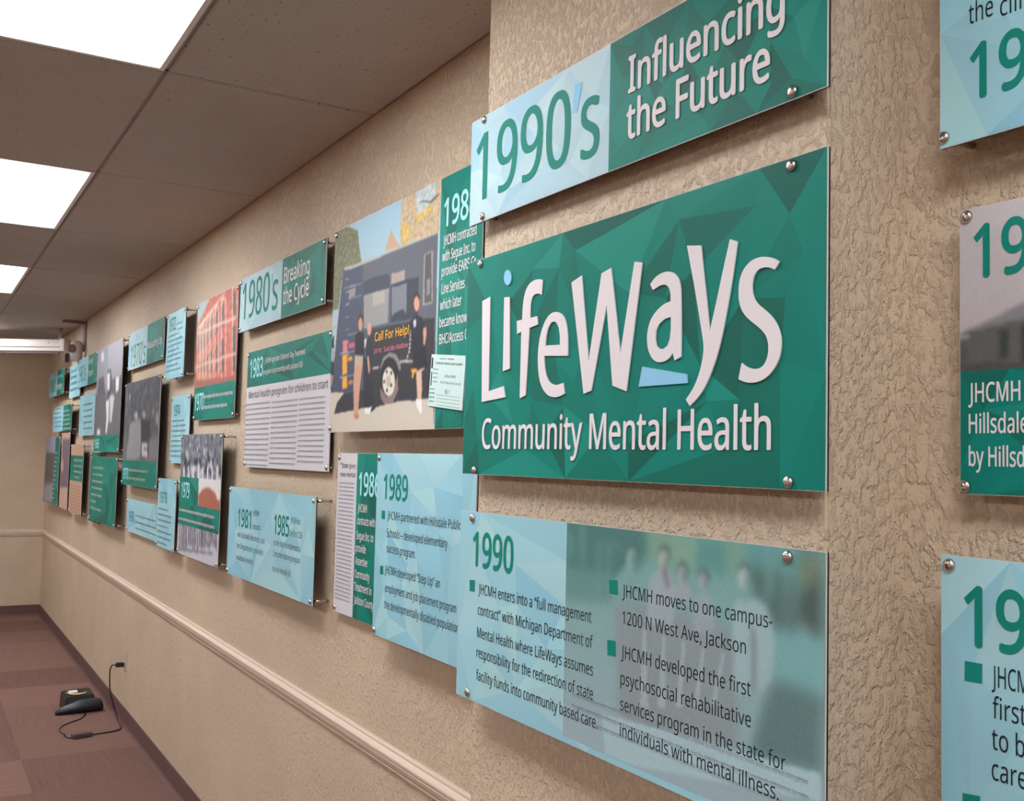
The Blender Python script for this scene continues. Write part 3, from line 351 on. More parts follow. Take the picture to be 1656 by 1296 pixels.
{'k': 'p1988', 'x': 1.148, 'y0': 3.1006, 'y1': 2.1087, 'z0': 0.0752, 'z1': 0.7221, 'reg': [('photo', 0, 0, 0.7634, 0.6469, 0, 0), ('green', 0.7634, 0, 0.9919, 0.6469, 41, 16)], 'let': [('1988', 0.7864, 0.9627, 0.5167, 0.0711, 'lightyear', 0.9, 0), ('JHCMH contracted', 0.786, 0.9622, 0.4673, 0.0255, 'white', 1.0, 0), ('with Segue Inc. to', 0.7814, 0.9582, 0.4276, 0.0255, 'white', 1.0, 0), ('provide EARS Cr', 0.7803, 0.9634, 0.3893, 0.0255, 'white', 1.0, 0), ('Line Services', 0.7831, 0.908, 0.3443, 0.0255, 'white', 1.0, 0), ('which later', 0.7765, 0.8941, 0.3034, 0.0255, 'white', 1.0, 0), ('became known', 0.7758, 0.9377, 0.2591, 0.0255, 'white', 1.0, 0), ('BHC/Access Center', 0.7771, 0.9912, 0.2159, 0.0255, 'white', 1.0, 0), ('Call For Help!', 0.3554, 0.5907, 0.261, 0.0247, 'orange', 1.2, 0), ('24 Hr. Suicide Hotline', 0.3505, 0.5864, 0.2252, 0.0139, 'pink', 1.0, 0)], 'words': [], 'poly': [], 'paint': [('grad', ((150, 182, 200), (178, 190, 188)), [], 0), ('noisepoly', (112, 112, 82), [(-0.0148, 0.658), (0.051, 0.6526), (0.115, 0.6439), (0.1913, 0.6166), (0.2085, 0.5649), (0.2339, 0.5125), (0.0823, 0.5112), (0.048, 0.3903), (-0.0378, 0.4003)], 15), ('noisepoly', (182, 160, 130), [(0.5209, 0.5117), (0.5094, 0.5729), (0.5177, 0.6514), (0.7626, 0.6515), (0.7566, 0.5044), (0.5896, 0.5144)], 15), ('noisepoly', (176, 184, 186), [(0.5998, 0.6571), (0.7352, 0.6494), (0.7261, 0.5986), (0.6251, 0.5797)], 14), ('noisepoly', (196, 168, 96), [(0.5196, 0.5296), (0.5094, 0.5729), (0.5724, 0.5669), (0.5878, 0.5408), (0.5349, 0.5122)], 16), ('noisepoly', (196, 168, 96), [(0.6055, 0.575), (0.7016, 0.5926), (0.715, 0.5787), (0.6265, 0.5594)], 16), ('poly', (185, 150, 125), [(0.4076, 0.5172), (0.4479, 0.5739), (0.4874, 0.5323), (0.5209, 0.5117)], 0), ('poly', (90, 80, 78), [(0.6095, 0.6145), (0.649, 0.6143), (0.701, 0.6017), (0.7498, 0.613), (0.7525, 0.6083), (0.7045, 0.5962), (0.6492, 0.6106)], 0), ('poly', (82, 84, 96), [(0.0823, 0.5112), (0.2549, 0.5092), (0.4491, 0.5104), (0.7503, 0.5083), (0.7599, -0.0028), (0.7507, 0.074), (0.5454, 0.0819), (0.0368, 0.1182), (0.0083, 0.1228), (0.0278, 0.2123), (0.0475, 0.2977)], 0), ('poly', (72, 78, 98), [(0.0823, 0.5112), (0.2384, 0.5086), (0.2505, 0.3668), (0.2515, 0.355), (0.2037, 0.2322), (0.196, 0.1273), (0.0083, 0.1228), (0.0278, 0.2123), (0.0477, 0.3445)], 0), ('poly', (58, 56, 60), [(0.313, 0.2983), (0.7428, 0.2913), (0.7537, 0.0738), (0.3303, 0.0902)], 0), ('poly', (92, 94, 104), [(0.2465, 0.5105), (0.7505, 0.5055), (0.753, 0.322), (0.746, 0.2882), (0.3282, 0.306), (0.2679, 0.3074)], 0), ('poly', (172, 166, 160), [(0.0817, 0.518), (0.2546, 0.5131), (0.4489, 0.5134), (0.7532, 0.5105), (0.7505, 0.506), (0.4494, 0.5067), (0.2554, 0.5034), (0.1008, 0.5061)], 0), ('poly', (150, 152, 160), [(0.1032, 0.4799), (0.1343, 0.4787), (0.1347, 0.4747), (0.1035, 0.4759)], 0), ('poly', (150, 152, 160), [(0.1069, 0.4396), (0.1379, 0.4388), (0.1382, 0.4349), (0.1072, 0.4356)], 0), ('poly', (150, 152, 160), [(0.1105, 0.3995), (0.1415, 0.3991), (0.1418, 0.3951), (0.1109, 0.3955)], 0), ('poly', (150, 152, 160), [(0.1142, 0.3596), (0.145, 0.3595), (0.1454, 0.3555), (0.1145, 0.3556)], 0), ('poly', (150, 152, 160), [(0.1178, 0.3198), (0.1486, 0.32), (0.1489, 0.316), (0.1182, 0.3158)], 0), ('poly', (150, 152, 160), [(0.1214, 0.2801), (0.1521, 0.2806), (0.1525, 0.2767), (0.1218, 0.2761)], 0), ('poly', (150, 152, 160), [(0.125, 0.2405), (0.1557, 0.2414), (0.156, 0.2375), (0.1254, 0.2366)], 0), ('poly', (150, 150, 155), [(0.0922, 0.4532), (0.2351, 0.4499), (0.2354, 0.4467), (0.0925, 0.4492)], 0), ('poly', (150, 150, 155), [(0.1357, 0.4145), (0.2382, 0.4144), (0.2385, 0.4109), (0.136, 0.4109)], 0), ('poly', (142, 134, 138), [(0.1376, 0.4422), (0.1894, 0.4433), (0.1891, 0.4175), (0.1358, 0.4129)], 0), ('poly', (66, 70, 82), [(0.2517, 0.4492), (0.3162, 0.4527), (0.4242, 0.4493), (0.451, 0.4379), (0.4497, 0.4065), (0.2553, 0.4074)], 0), ('poly', (142, 142, 142), [(0.2593, 0.4085), (0.4461, 0.4055), (0.444, 0.3078), (0.268, 0.3065)], 0), ('poly', (166, 158, 148), [(0.328, 0.4043), (0.4164, 0.405), (0.4195, 0.3653), (0.3311, 0.3667)], 0), ('poly', (160, 146, 142), [(0.4615, 0.4438), (0.5505, 0.441), (0.5526, 0.4115), (0.4601, 0.4141)], 0), ('poly', (60, 64, 76), [(0.4565, 0.4131), (0.6432, 0.4115), (0.6443, 0.2993), (0.4648, 0.3041)], 0), ('poly', (116, 120, 130), [(0.4645, 0.4045), (0.567, 0.4023), (0.5697, 0.3161), (0.5479, 0.3331), (0.4989, 0.33), (0.4708, 0.3213)], 0), ('poly', (148, 144, 140), [(0.6707, 0.4637), (0.7159, 0.4688), (0.7243, 0.4632), (0.7312, 0.3287), (0.6715, 0.3276)], 0), ('poly', (84, 82, 84), [(0.6786, 0.461), (0.7149, 0.4648), (0.7248, 0.3322), (0.6808, 0.3321)], 0), ('poly', (130, 130, 135), [(0.6924, 0.396), (0.7132, 0.3958), (0.714, 0.3543), (0.6954, 0.3511)], 0), ('poly', (50, 52, 58), [(-0.0354, 0.2779), (-0.0187, 0.2833), (0.0181, 0.3138), (0.0309, 0.1987), (0.0174, 0.1258), (-0.026, 0.182)], 0), ('poly', (170, 160, 148), [(-0.0315, 0.3356), (0.0416, 0.3401), (0.0422, 0.3343), (-0.031, 0.3305)], 0), ('poly', (168, 158, 150), [(-0.0206, 0.2733), (0.0223, 0.2697), (0.0265, 0.2257), (-0.0162, 0.2288)], 0), ('poly', (160, 130, 132), [(-0.0219, 0.1885), (0.026, 0.1822), (0.0154, 0.146), (-0.0179, 0.1476)], 0), ('poly', (194, 184, 170), [(-0.0207, 0.1275), (0.109, 0.1249), (0.284, 0.0703), (0.3938, 0.0712), (0.5453, 0.0833), (0.7532, 0.0819), (0.7591, -0.0095), (-0.017, -0.0075)], 0), ('poly', (58, 58, 66), [(0.1185, 0.118), (0.2465, 0.1249), (0.6509, 0.1084), (0.7459, 0.1011), (0.7471, 0.0822), (0.64, 0.0782), (0.5456, 0.0805), (0.3862, 0.07), (0.3488, 0.056), (0.2921, 0.07), (0.0425, 0.0582), (0.0667, 0.0938)], 0), ('poly', (165, 160, 158), [(0.137, 0.3025), (0.2145, 0.3016), (0.2148, 0.2977), (0.1374, 0.2986)], 0), ('poly', (165, 160, 158), [(0.0795, 0.2484), (0.2108, 0.2476), (0.2112, 0.2428), (0.0799, 0.2444)], 0), ('poly', (165, 160, 158), [(0.0819, 0.1739), (0.2088, 0.1744), (0.2091, 0.1703), (0.0824, 0.1696)], 0), ('poly', (205, 120, 130), [(0.0985, 0.2864), (0.1369, 0.2846), (0.1401, 0.2495), (0.1019, 0.2499)], 0), ('poly', (196, 92, 112), [(0.1484, 0.2738), (0.1984, 0.2727), (0.1998, 0.2565), (0.1498, 0.2575)], 0), ('poly', (222, 160, 60), [(0.0982, 0.242), (0.1382, 0.2412), (0.1439, 0.1784), (0.1041, 0.1775)], 0), ('poly', (222, 160, 60), [(0.105, 0.1677), (0.1448, 0.1686), (0.1478, 0.1354), (0.1082, 0.1331)], 0), ('poly', (210, 150, 60), [(0.148, 0.23), (0.1825, 0.2306), (0.1837, 0.2177), (0.1491, 0.217)], 0), ('poly', (180, 120, 70), [(0.1546, 0.1567), (0.1933, 0.1578), (0.1942, 0.1466), (0.1556, 0.1454)], 0), ('poly', (130, 128, 128), [(0.4002, 0.1808), (0.4205, 0.2095), (0.4639, 0.2205), (0.5078, 0.2117), (0.5376, 0.1891), (0.5463, 0.1654), (0.5252, 0.1667), (0.5093, 0.1911), (0.4649, 0.2076), (0.4327, 0.1966), (0.4158, 0.1738)], 0), ('poly', (48, 46, 50), [(0.5368, 0.1429), (0.535, 0.1246), (0.527, 0.1085), (0.5136, 0.096), (0.496, 0.0882), (0.4757, 0.0861), (0.4547, 0.0899), (0.435, 0.0993), (0.4187, 0.1136), (0.4075, 0.1312), (0.4026, 0.1506), (0.4045, 0.1695), (0.413, 0.1862), (0.4272, 0.1988), (0.4457, 0.2061), (0.4664, 0.2075), (0.4873, 0.203), (0.5064, 0.193), (0.5218, 0.1787), (0.5323, 0.1615)], 0), ('poly', (132, 112, 110), [(0.4045, 0.1264), (0.4517, 0.0944), (0.4944, 0.1043), (0.5247, 0.1552), (0.5307, 0.1114), (0.4967, 0.075), (0.4385, 0.0742), (0.4107, 0.0961)], 0), ('poly', (205, 200, 188), [(0.5078, 0.1352), (0.5066, 0.1228), (0.5014, 0.1119), (0.4926, 0.1033), (0.4809, 0.0981), (0.4676, 0.0967), (0.4539, 0.0993), (0.4411, 0.1056), (0.4305, 0.1152), (0.4232, 0.1271), (0.42, 0.14), (0.4212, 0.1527), (0.4267, 0.1639), (0.4359, 0.1724), (0.4478, 0.1775), (0.4613, 0.1786), (0.475, 0.1757), (0.4876, 0.1691), (0.4978, 0.1595), (0.5048, 0.1478)], 0), ('poly', (178, 168, 150), [(0.4789, 0.1388), (0.4784, 0.1336), (0.4763, 0.1289), (0.4728, 0.1253), (0.4681, 0.1232), (0.4627, 0.1226), (0.4572, 0.1237), (0.4521, 0.1264), (0.4479, 0.1304), (0.445, 0.1354), (0.4437, 0.1408), (0.4441, 0.1461), (0.4463, 0.1508), (0.4499, 0.1544), (0.4547, 0.1565), (0.4601, 0.157), (0.4656, 0.1559), (0.4706, 0.1531), (0.4748, 0.1491), (0.4776, 0.1442)], 0), ('poly', (66, 60, 60), [(0.4542, 0.1669), (0.454, 0.1652), (0.4531, 0.1638), (0.4518, 0.1627), (0.45, 0.1621), (0.4479, 0.1619), (0.4459, 0.1623), (0.4439, 0.1632), (0.4424, 0.1645), (0.4413, 0.166), (0.4409, 0.1677), (0.4411, 0.1694), (0.4419, 0.1708), (0.4433, 0.1719), (0.4451, 0.1725), (0.4471, 0.1727), (0.4492, 0.1723), (0.4511, 0.1714), (0.4527, 0.1701), (0.4537, 0.1686)], 0), ('poly', (66, 60, 60), [(0.4866, 0.161), (0.4864, 0.1594), (0.4856, 0.158), (0.4842, 0.1569), (0.4825, 0.1562), (0.4805, 0.1561), (0.4784, 0.1565), (0.4765, 0.1573), (0.475, 0.1586), (0.474, 0.1602), (0.4735, 0.1618), (0.4737, 0.1635), (0.4745, 0.1649), (0.4759, 0.166), (0.4776, 0.1666), (0.4796, 0.1667), (0.4817, 0.1664), (0.4836, 0.1655), (0.4851, 0.1642), (0.4861, 0.1627)], 0), ('poly', (66, 60, 60), [(0.4892, 0.1265), (0.489, 0.1249), (0.4882, 0.1235), (0.4868, 0.1224), (0.4851, 0.1217), (0.4831, 0.1216), (0.4811, 0.1219), (0.4792, 0.1228), (0.4776, 0.124), (0.4766, 0.1255), (0.4762, 0.1272), (0.4764, 0.1288), (0.4772, 0.1303), (0.4785, 0.1314), (0.4803, 0.132), (0.4823, 0.1322), (0.4843, 0.1318), (0.4862, 0.131), (0.4877, 0.1297), (0.4887, 0.1282)], 0), ('poly', (66, 60, 60), [(0.4612, 0.1132), (0.461, 0.1116), (0.4602, 0.1101), (0.4589, 0.109), (0.4571, 0.1083), (0.455, 0.1082), (0.453, 0.1085), (0.4511, 0.1094), (0.4495, 0.1106), (0.4484, 0.1122), (0.448, 0.1138), (0.4482, 0.1155), (0.449, 0.1169), (0.4504, 0.118), (0.4522, 0.1187), (0.4542, 0.1189), (0.4563, 0.1185), (0.4582, 0.1177), (0.4597, 0.1164), (0.4608, 0.1149)], 0), ('poly', (66, 60, 60), [(0.4387, 0.139), (0.4385, 0.1373), (0.4376, 0.1359), (0.4362, 0.1348), (0.4344, 0.1341), (0.4324, 0.1339), (0.4303, 0.1343), (0.4283, 0.1352), (0.4268, 0.1365), (0.4257, 0.138), (0.4252, 0.1397), (0.4254, 0.1414), (0.4263, 0.1428), (0.4277, 0.1439), (0.4295, 0.1446), (0.4315, 0.1447), (0.4336, 0.1443), (0.4356, 0.1435), (0.4371, 0.1422), (0.4382, 0.1406)], 0), ('poly', (165, 160, 155), [(0.5372, 0.1935), (0.5855, 0.1914), (0.6259, 0.1861), (0.6264, 0.1799), (0.5378, 0.1856)], 0), ('poly', (165, 160, 155), [(0.3458, 0.1875), (0.3921, 0.1874), (0.3888, 0.1801), (0.3464, 0.1798)], 0), ('poly', (190, 188, 188), [(0.6089, 0.2776), (0.6087, 0.2764), (0.6079, 0.2754), (0.6067, 0.2746), (0.605, 0.2742), (0.6032, 0.2742), (0.6013, 0.2746), (0.5995, 0.2753), (0.5981, 0.2764), (0.5972, 0.2776), (0.5968, 0.2788), (0.597, 0.2801), (0.5978, 0.2811), (0.5991, 0.2818), (0.6007, 0.2822), (0.6026, 0.2822), (0.6045, 0.2819), (0.6062, 0.2811), (0.6076, 0.2801), (0.6085, 0.2789)], 0), ('poly', (190, 188, 188), [(0.6077, 0.2664), (0.6075, 0.2652), (0.6067, 0.2641), (0.6054, 0.2634), (0.6038, 0.263), (0.6019, 0.2629), (0.6, 0.2633), (0.5983, 0.2641), (0.5969, 0.2651), (0.596, 0.2663), (0.5956, 0.2676), (0.5958, 0.2688), (0.5966, 0.2698), (0.5979, 0.2706), (0.5995, 0.271), (0.6014, 0.271), (0.6033, 0.2706), (0.605, 0.2699), (0.6064, 0.2688), (0.6073, 0.2676)], 0), ('poly', (190, 188, 188), [(0.6065, 0.2551), (0.6063, 0.2539), (0.6055, 0.2529), (0.6042, 0.2521), (0.6026, 0.2517), (0.6007, 0.2517), (0.5988, 0.252), (0.5971, 0.2528), (0.5957, 0.2538), (0.5947, 0.255), (0.5944, 0.2563), (0.5946, 0.2575), (0.5954, 0.2585), (0.5966, 0.2593), (0.5983, 0.2597), (0.6002, 0.2597), (0.602, 0.2593), (0.6038, 0.2586), (0.6052, 0.2576), (0.6061, 0.2564)], 0), ('poly', (190, 188, 188), [(0.6053, 0.2439), (0.6051, 0.2426), (0.6043, 0.2416), (0.603, 0.2408), (0.6014, 0.2404), (0.5995, 0.2404), (0.5976, 0.2408), (0.5959, 0.2415), (0.5945, 0.2425), (0.5935, 0.2437), (0.5931, 0.245), (0.5933, 0.2462), (0.5941, 0.2472), (0.5954, 0.248), (0.5971, 0.2484), (0.5989, 0.2484), (0.6008, 0.248), (0.6026, 0.2473), (0.604, 0.2463), (0.6049, 0.2451)], 0), ('poly', (190, 188, 188), [(0.6041, 0.2326), (0.6039, 0.2314), (0.6031, 0.2303), (0.6018, 0.2296), (0.6002, 0.2291), (0.5983, 0.2291), (0.5964, 0.2295), (0.5947, 0.2302), (0.5933, 0.2312), (0.5923, 0.2324), (0.5919, 0.2336), (0.5921, 0.2349), (0.5929, 0.2359), (0.5942, 0.2367), (0.5959, 0.2371), (0.5977, 0.2371), (0.5996, 0.2368), (0.6014, 0.2361), (0.6028, 0.235), (0.6037, 0.2339)], 0), ('poly', (190, 188, 188), [(0.6029, 0.2213), (0.6027, 0.2201), (0.6019, 0.2191), (0.6006, 0.2183), (0.5989, 0.2179), (0.5971, 0.2178), (0.5952, 0.2182), (0.5934, 0.2189), (0.592, 0.2199), (0.5911, 0.2211), (0.5907, 0.2223), (0.5909, 0.2236), (0.5917, 0.2246), (0.593, 0.2254), (0.5946, 0.2258), (0.5965, 0.2258), (0.5984, 0.2255), (0.6001, 0.2248), (0.6015, 0.2238), (0.6025, 0.2226)], 0), ('poly', (190, 188, 188), [(0.601, 0.2101), (0.6008, 0.2089), (0.6, 0.2079), (0.5987, 0.2071), (0.5971, 0.2066), (0.5952, 0.2066), (0.5933, 0.2069), (0.5915, 0.2076), (0.5901, 0.2086), (0.5892, 0.2098), (0.5888, 0.2111), (0.589, 0.2123), (0.5898, 0.2134), (0.5911, 0.2141), (0.5927, 0.2146), (0.5946, 0.2146), (0.5965, 0.2143), (0.5982, 0.2136), (0.5997, 0.2126), (0.6006, 0.2114)], 0), ('poly', (190, 188, 188), [(0.5923, 0.1994), (0.5921, 0.1982), (0.5913, 0.1971), (0.59, 0.1964), (0.5884, 0.1959), (0.5865, 0.1959), (0.5846, 0.1962), (0.5829, 0.1969), (0.5814, 0.1979), (0.5805, 0.1991), (0.5801, 0.2003), (0.5803, 0.2016), (0.5811, 0.2026), (0.5824, 0.2034), (0.5841, 0.2038), (0.5859, 0.2039), (0.5878, 0.2035), (0.5896, 0.2028), (0.591, 0.2019), (0.5919, 0.2007)], 0), ('poly', (190, 188, 188), [(0.5836, 0.1886), (0.5834, 0.1874), (0.5826, 0.1864), (0.5813, 0.1856), (0.5797, 0.1851), (0.5778, 0.1851), (0.5759, 0.1854), (0.5741, 0.1861), (0.5727, 0.1871), (0.5717, 0.1883), (0.5713, 0.1895), (0.5715, 0.1908), (0.5723, 0.1918), (0.5736, 0.1926), (0.5753, 0.1931), (0.5772, 0.1931), (0.5791, 0.1928), (0.5809, 0.1921), (0.5823, 0.1911), (0.5832, 0.1899)], 0), ('poly', (78, 55, 45), [(0.2628, 0.3379), (0.2622, 0.3331), (0.2595, 0.329), (0.2551, 0.326), (0.2492, 0.3243), (0.2426, 0.3242), (0.2358, 0.3257), (0.2295, 0.3286), (0.2243, 0.3327), (0.2208, 0.3375), (0.2193, 0.3426), (0.22, 0.3475), (0.2227, 0.3516), (0.2273, 0.3547), (0.2332, 0.3563), (0.2398, 0.3563), (0.2466, 0.3547), (0.2529, 0.3518), (0.2579, 0.3477), (0.2614, 0.3429)], 0), ('poly', (196, 142, 118), [(0.2561, 0.3212), (0.2558, 0.3152), (0.2539, 0.31), (0.2506, 0.3059), (0.2462, 0.3036), (0.2411, 0.3031), (0.2358, 0.3046), (0.2309, 0.3079), (0.2268, 0.3127), (0.2239, 0.3185), (0.2226, 0.3247), (0.2229, 0.3308), (0.2248, 0.3361), (0.2281, 0.3401), (0.2326, 0.3424), (0.2377, 0.3429), (0.2429, 0.3413), (0.2478, 0.338), (0.2519, 0.3332), (0.2547, 0.3274)], 0), ('poly', (44, 44, 52), [(0.2023, 0.2963), (0.2313, 0.3015), (0.269, 0.2947), (0.2788, 0.2264), (0.2034, 0.2354)], 0), ('poly', (178, 160, 138), [(0.202, 0.2323), (0.2667, 0.2248), (0.2667, 0.196), (0.2025, 0.1972)], 0), ('poly', (192, 148, 126), [(0.2022, 0.2004), (0.2667, 0.196), (0.2546, 0.1465), (0.2484, 0.1028), (0.2467, 0.0464), (0.2117, 0.0457), (0.1994, 0.1367)], 0), ('poly', (190, 120, 100), [(0.2109, 0.0536), (0.2572, 0.0493), (0.2417, 0.0371), (0.2191, 0.0376)], 0), ('poly', (198, 150, 132), [(0.3263, 0.3), (0.3261, 0.2941), (0.3242, 0.289), (0.3211, 0.285), (0.3168, 0.2827), (0.3119, 0.2822), (0.3069, 0.2836), (0.3022, 0.2868), (0.2982, 0.2915), (0.2955, 0.2971), (0.2942, 0.3032), (0.2945, 0.3092), (0.2963, 0.3144), (0.2995, 0.3184), (0.3038, 0.3207), (0.3087, 0.3211), (0.3138, 0.3196), (0.3185, 0.3164), (0.3224, 0.3117), (0.3251, 0.3061)], 0), ('poly', (190, 190, 195), [(0.2732, 0.2739), (0.2988, 0.2763), (0.3051, 0.2493), (0.277, 0.2485)], 0), ('poly', (50, 52, 62), [(0.2949, 0.2751), (0.3242, 0.2786), (0.3461, 0.2028), (0.3047, 0.2058), (0.2854, 0.2447)], 0), ('poly', (50, 50, 58), [(0.2712, 0.2207), (0.3077, 0.218), (0.3584, 0.1287), (0.3634, 0.0677), (0.288, 0.0701)], 0), ('poly', (192, 146, 128), [(0.2994, 0.2217), (0.3131, 0.2207), (0.3268, 0.1796), (0.3177, 0.1647), (0.3074, 0.1932)], 0), ('poly', (220, 220, 222), [(0.2921, 0.07), (0.3475, 0.0713), (0.3336, 0.0503), (0.2934, 0.0545)], 0), ('poly', (70, 48, 42), [(0.6523, 0.3538), (0.6516, 0.3503), (0.6491, 0.3473), (0.6449, 0.3452), (0.6395, 0.3442), (0.6334, 0.3443), (0.6272, 0.3457), (0.6215, 0.3481), (0.6169, 0.3513), (0.6138, 0.355), (0.6126, 0.3589), (0.6133, 0.3625), (0.6159, 0.3655), (0.6202, 0.3676), (0.6256, 0.3685), (0.6317, 0.3683), (0.6379, 0.3669), (0.6436, 0.3645), (0.6481, 0.3613), (0.6511, 0.3576)], 0), ('poly', (206, 146, 126), [(0.651, 0.3357), (0.6506, 0.3295), (0.6485, 0.3241), (0.6451, 0.32), (0.6405, 0.3176), (0.6353, 0.3173), (0.6299, 0.3189), (0.6249, 0.3223), (0.6207, 0.3273), (0.6178, 0.3334), (0.6165, 0.3399), (0.617, 0.3461), (0.619, 0.3516), (0.6225, 0.3557), (0.6272, 0.358), (0.6324, 0.3583), (0.6378, 0.3566), (0.6428, 0.3531), (0.6469, 0.3481), (0.6497, 0.3421)], 0), ('poly', (46, 46, 54), [(0.5949, 0.2962), (0.6373, 0.3072), (0.677, 0.293), (0.6926, 0.2498), (0.7111, 0.1602), (0.6279, 0.1573), (0.6097, 0.2293)], 0), ('poly', (190, 190, 200), [(0.615, 0.2955), (0.6349, 0.2947), (0.633, 0.2738), (0.6197, 0.2751)], 0), ('poly', (200, 142, 124), [(0.6774, 0.2679), (0.6977, 0.2692), (0.6994, 0.2436), (0.6915, 0.2195), (0.683, 0.223)], 0), ('poly', (222, 160, 60), [(0.611, 0.1626), (0.6459, 0.1623), (0.6478, 0.1546), (0.6315, 0.1529), (0.624, 0.1378), (0.6146, 0.1398), (0.6202, 0.155), (0.6114, 0.1569)], 0), ('poly', (204, 170, 150), [(0.6426, 0.1536), (0.6768, 0.1542), (0.6832, 0.1069), (0.6801, 0.0767), (0.6563, 0.0776), (0.6493, 0.1141)], 0), ('poly', (222, 218, 220), [(0.6463, 0.0822), (0.6838, 0.0793), (0.686, 0.0462), (0.6749, 0.041), (0.6542, 0.061)], 0), ('poly', (196, 160, 140), [(0.6411, 0.1565), (0.6921, 0.1629), (0.6956, 0.1585), (0.6675, 0.1498)], 0)], 'caps': None},
{'k': 'p1986', 'x': 1.186, 'y0': 3.1079, 'y1': 2.7038, 'z0': -0.4894, 'z1': 0.0112, 'reg': [('paper', 0, 0, 0.1648, 0.5006, 0, 0), ('green', 0.1648, 0, 0.404, 0.5006, 51, 12)], 'let': [('1986', 0.1839, 0.3442, 0.3746, 0.0674, 'lightyear', 0.9, 0), ('JHCMH', 0.1819, 0.2532, 0.3234, 0.0235, 'white', 1.0, 0), ('contracts with', 0.1802, 0.3179, 0.2855, 0.0235, 'white', 1.0, 0), ('Segue Inc. to', 0.1791, 0.3091, 0.2406, 0.0235, 'white', 1.0, 0), ('provide', 0.1755, 0.2543, 0.2026, 0.0235, 'white', 1.0, 0), ('Assertive', 0.1759, 0.2685, 0.1638, 0.0235, 'white', 1.0, 0), ('Community', 0.1743, 0.2897, 0.1245, 0.0235, 'white', 1.0, 0), ('Treatment in', 0.1727, 0.3078, 0.0857, 0.0235, 'white', 1.0, 0), ('Jackson County', 0.1752, 0.3249, 0.0467, 0.0235, 'white', 1.0, 0), ('“State gives', 0.0247, 0.1555, 0.4535, 0.0157, 'ink', 0.4, 0), ('new mental', 0.0246, 0.1529, 0.426, 0.0157, 'ink', 0.4, 0)], 'words': [(0.0157, 0.1494, 0.4041, 0.0059, 'softgrey', 0.85), (0.0157, 0.1491, 0.3915, 0.0059, 'softgrey', 0.85), (0.0157, 0.1489, 0.3789, 0.0059, 'softgrey', 0.85), (0.0156, 0.1487, 0.3664, 0.0058, 'softgrey', 0.85), (0.0156, 0.1485, 0.3538, 0.0059, 'softgrey', 0.85), (0.0155, 0.1482, 0.3412, 0.0059, 'softgrey', 0.85), (0.0155, 0.148, 0.3287, 0.0058, 'softgrey', 0.85), (0.0155, 0.1478, 0.3161, 0.0059, 'softgrey', 0.85), (0.0154, 0.1475, 0.3036, 0.0058, 'softgrey', 0.85), (0.0154, 0.1473, 0.2911, 0.0058, 'softgrey', 0.85), (0.0153, 0.1471, 0.2785, 0.0059, 'softgrey', 0.85), (0.0153, 0.1469, 0.266, 0.0058, 'softgrey', 0.85), (0.0152, 0.1466, 0.2535, 0.0058, 'softgrey', 0.85), (0.0152, 0.1464, 0.2409, 0.0059, 'softgrey', 0.85), (0.0152, 0.1462, 0.2284, 0.0059, 'softgrey', 0.85), (0.0151, 0.1459, 0.2159, 0.0058, 'softgrey', 0.85), (0.0151, 0.1457, 0.2034, 0.0058, 'softgrey', 0.85), (0.015, 0.1455, 0.1909, 0.0058, 'softgrey', 0.85), (0.015, 0.1453, 0.1784, 0.0058, 'softgrey', 0.85), (0.015, 0.145, 0.1659, 0.0058, 'softgrey', 0.85), (0.0149, 0.1448, 0.1535, 0.0058, 'softgrey', 0.85), (0.0149, 0.1446, 0.141, 0.0058, 'softgrey', 0.85), (0.0148, 0.1444, 0.1285, 0.0058, 'softgrey', 0.85), (0.0148, 0.1441, 0.1161, 0.0057, 'softgrey', 0.85), (0.0148, 0.1439, 0.1036, 0.0058, 'softgrey', 0.85), (0.0147, 0.1437, 0.0911, 0.0058, 'softgrey', 0.85), (0.0147, 0.1434, 0.0787, 0.0058, 'softgrey', 0.85), (0.0146, 0.1432, 0.0663, 0.0057, 'softgrey', 0.85), (0.0146, 0.143, 0.0538, 0.0058, 'softgrey', 0.85), (0.0146, 0.1428, 0.0414, 0.0057, 'softgrey', 0.85)], 'poly': [], 'paint': [], 'caps': None},
{'k': 'p1989', 'x': 1.148, 'y0': 2.6978, 'y1': 2.1053, 'z0': -0.496, 'z1': 0.0126, 'reg': [('blue', 0, 0, 0.5925, 0.5086, 61, 22)], 'let': [('1989', 0.0516, 0.2097, 0.3821, 0.0669, 'teal', 0.9, 0), ('JHCMH partnered with Hillsdale Public', 0.0833, 0.5194, 0.3266, 0.0225, 'ink', 0, 0), ('Schools – developed elementary', 0.0811, 0.4518, 0.278, 0.0225, 'ink', 0, 0), ('success program.', 0.0844, 0.2699, 0.2359, 0.0225, 'ink', 0, 0), ('JHCMH developed “Step Up” an', 0.0771, 0.4164, 0.1769, 0.0225, 'ink', 0, 0), ('employment and job placement program', 0.0809, 0.5066, 0.1276, 0.0225, 'ink', 0, 0), ('the developmentally disabled population', 0.0785, 0.5221, 0.0829, 0.0225, 'ink', 0, 0)], 'words': [], 'poly': [([(0.043, 0.3486), (0.0655, 0.3481), (0.0664, 0.3249), (0.0422, 0.3255)], 'teal', 0.0004), ([(0.0434, 0.1951), (0.065, 0.1955), (0.0655, 0.1721), (0.0439, 0.1718)], 'teal', 0.0004)], 'paint': [], 'caps': None},
